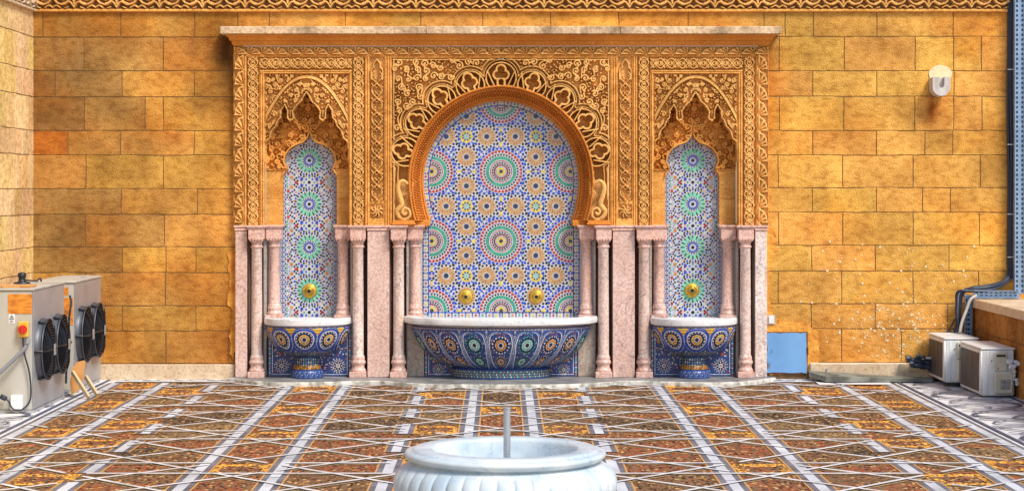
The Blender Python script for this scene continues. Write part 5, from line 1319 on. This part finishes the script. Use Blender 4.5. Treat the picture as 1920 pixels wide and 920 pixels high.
for i, (dx, rr_) in enumerate(((0, .013), (.022, .015), (.047, .011), (.060, .013))):
    x = PX(1889)+dx; y = -.03-.012*(i % 2); mb = MB()
    jit = [(x+.004*math.sin(k*1.3+i), y, 3.9-k*.35) for k in range(9)]
    mb.tube(catmull(jit+[(x-.0, y, 1.02), (x-.06-.2*dx, y-.04, .93), (x-.22, y-.05, .885-.01*i), (4.40-.01*i, -.12, .875-.012*i), (4.315-.02*i, -.10, .83), (4.285-.012*i, -.08, .70), (4.275-.01*i, -.08, .5), (4.25-.02*i, -.10, .38)], 6), rr_, 8)
    mb.build('insulated_cable', M['cable'] if i != 2 else M['cableg'], cb, smooth=True)
mb = MB()
for z in (2.9, 2.2, 1.55, 1.15): mb.box(PX(1886), PX(1903), -.062, -.058, z, z+.008, .001)
mb.build('cable_tie', M['paper'], cb)
mb = MB(); mb.tube(catmull([(4.42, -.14, .80), (4.36, -.15, .76), (4.32, -.16, .66), (4.27, -.2, .55), (4.24, -.25, .46)], 8), .015, 9); setp(mb.build('conduit_pipe', M['conduit'], smooth=True), 'pale curved conduit entering the rear air conditioner from above', 'pipe')
mb = MB(); mb.tube(catmull([(4.27, -.05, .62), (4.2, -.05, .5), (4.13, -.05, .38), (4.02, -.06, .26), (3.96, -.07, .2)], 8), .007, 7); setp(mb.build('thin_cable', M['cable'], smooth=True), 'thin black cable slanting down behind the rear air conditioner', 'cable')
ip = thing('insulated_pipe', (3.85, -.1, .2), 'black foam wrapped pipe ends sticking out left of the rear air conditioner', 'pipe')
for i, (z, r_, l) in enumerate(((.205, .032, 3.77), (.16, .026, 3.80), (.235, .018, 3.86))):
    mb = MB(); n = 9; mb.tube([(l+(4.0-l)*k/n, -.12-.02*i, z-.03*k/n+.008*math.sin(k*2)) for k in range(n+1)], [r_*(1.25 if k == 0 else 1+.12*math.sin(k*1.7)) for k in range(n+1)], 9); mb.build('foam_sleeve', M['cable'], ip)
mb = MB(); mb.tube([(3.9, -.16, .215), (4.0, -.18, .225)], .011, 8); mb.build('pipe_end', M['conduit'], ip)

# wall lamp with its cream paint patch
wl = thing('wall_lamp', (PX(1763), -.02, PZ(160)), 'weathered pale U shaped lamp fixed high on the right wall', 'wall lamp')
def uo(cx, top, w_, h_):
    L = [(cx-w_/2, top), (cx-w_*.16, top), (cx-w_*.16, top-h_*.42)]+[(cx+w_*.16*math.cos(t), top-h_*.42+w_*.16*math.sin(t)) for t in np.linspace(math.pi, 2*math.pi, 7)][1:-1]+[(cx+w_*.16, top-h_*.42), (cx+w_*.16, top), (cx+w_/2, top)]
    L += [(cx+w_/2*math.cos(t), top-h_+w_/2+w_/2*math.sin(t)) for t in np.linspace(0, -math.pi, 13)]
    return L
YL = -.17; mb = MB(); mb.prism(uo(WX(1765.5, YL), WZ(144.5, YL), .165, .175), 'y', YL, YL+.05); mb.build('front_cover', M['lamp'], wl)
mb = MB(); o2 = [(x*.96+WX(1765.5, YL)*.04, z-.004) for x, z in [(WX(1765.5, YL)-.0825, WZ(144.5, YL)), (WX(1765.5, YL)+.0825, WZ(144.5, YL))]+[(WX(1765.5, YL)+.0825*math.cos(t), WZ(144.5, YL)-.0925+.0825*math.sin(t)) for t in np.linspace(0, -math.pi, 13)]]
mb.prism(o2, 'y', YL+.0505, -.002); mb.build('housing', M['lamp'], wl)
mb = MB(); mb.face([(PX(1763)+.108*math.cos(t)*(1+.03*math.sin(5*t)), -.0075, PZ(140)+.090*math.sin(t)*(1+.03*math.cos(7*t))) for t in np.linspace(0, 6.283, 40)[:-1]]); mb.build('paint_patch', M['creampaint'], wall)

# access hatch in its plaster surround, wall switch, stone slab
out = []
def rag(pts, amp, seed):
    L = []
    for a, b in zip(pts, pts[1:]+pts[:1]):
        n = max(2, int(math.hypot(b[0]-a[0], b[1]-a[1])/5))
        for k in range(n): t = k/n; x = a[0]+(b[0]-a[0])*t; y = a[1]+(b[1]-a[1])*t; L.append((x+(float(vnoise(x*.13, y*.13, seed))-.5)*amp, y+(float(vnoise(x*.13+9, y*.13, seed))-.5)*amp))
    return L
mb = MB(); o1 = rag([(1430, 607), (1470, 600), (1515, 606), (1534, 622), (1536, 660), (1532, 692), (1512, 697), (1430, 700)], 9, 3)
mb.prism([(PX(x), PZ(y)) for x, y in o1], 'y', -.012, .004)
o1 = rag([(1428, 430), (1452, 425), (1456, 470), (1440, 500), (1441, 560), (1452, 600), (1428, 604)], 8, 6); mb.prism([(PX(x), PZ(y)) for x, y in o1], 'y', -.011, .004)
o1 = rag([(429, 470), (447, 466), (447, 640), (436, 676), (431, 640), (435, 600), (429, 560)], 8, 7); mb.prism([(PX(x), PZ(y)) for x, y in o1], 'y', -.011, .004)
mb.build('plaster_patch', M['plaster'], wall)
ah = thing('access_hatch', (PX(1475), -.02, PZ(699)), 'square light blue painted metal hatch with rusty edges, low in the wall', 'hatch')
mb = MB(); o1 = rag([(1438, 624), (1511, 624), (1512, 698), (1438, 698)], 2.5, 12); mb.prism([(PX(x), PZ(y)) for x, y in o1], 'y', -.024, -.0165); mb.build('door', M['blue'], ah)
mb = MB(); mb.box(PX(1435.5), PX(1514), -.016, -.0125, PZ(700.5), PZ(621.5), .001); mb.box(PX(1512.6), PX(1515), -.03, -.0165, PZ(664), PZ(650), .002); mb.build('frame', M['rustedge'], ah)
ws = thing('wall_switch', (PX(1445), -.02, PZ(607)), 'small white rounded switch box beside the blue hatch', 'switch')
mb = MB(); mb.box(PX(1437.5), PX(1453), -.022, -.0125, PZ(608), PZ(590), .005); mb.build('box', M['conduit'], ws)
mb = MB(); mb.box(PX(1440.5), PX(1450), -.034, -.0225, PZ(606), PZ(592), .004); mb.build('rocker', M['paper'], ws)
sl = thing('stone_slab', (3.4, -.25, 0), 'dark grey stone slab lying tilted along the foot of the right wall', 'stone slab')
mb = MB(); top = [(WX(1516, -.05), -.06, .095), (WX(1517, -.2), -.2, .098), (WX(1548, -.36), -.36, .065), (3.98, -.30, .035), (4.02, -.09, .03), (3.4, -.06, .06)]
bot = [(x, y, max(.012, z-.045)) for x, y, z in top]; mb.face(top); mb.face(bot[::-1])
for i in range(6): j = (i+1) % 6; mb.face([top[i], bot[i], bot[j], top[j]])
mb.build('slab_body', M['slab'], sl)
mb = MB(); mb.tube([(WX(1549, -.2), -.2, .07), (WX(1549, -.2), -.2, .125)], .008, 8); mb.tube([(WX(1549, -.2), -.2, .12), (WX(1554, -.2), -.19, .12)], .006, 6); mb.build('metal_peg', M['cableg'], sl)
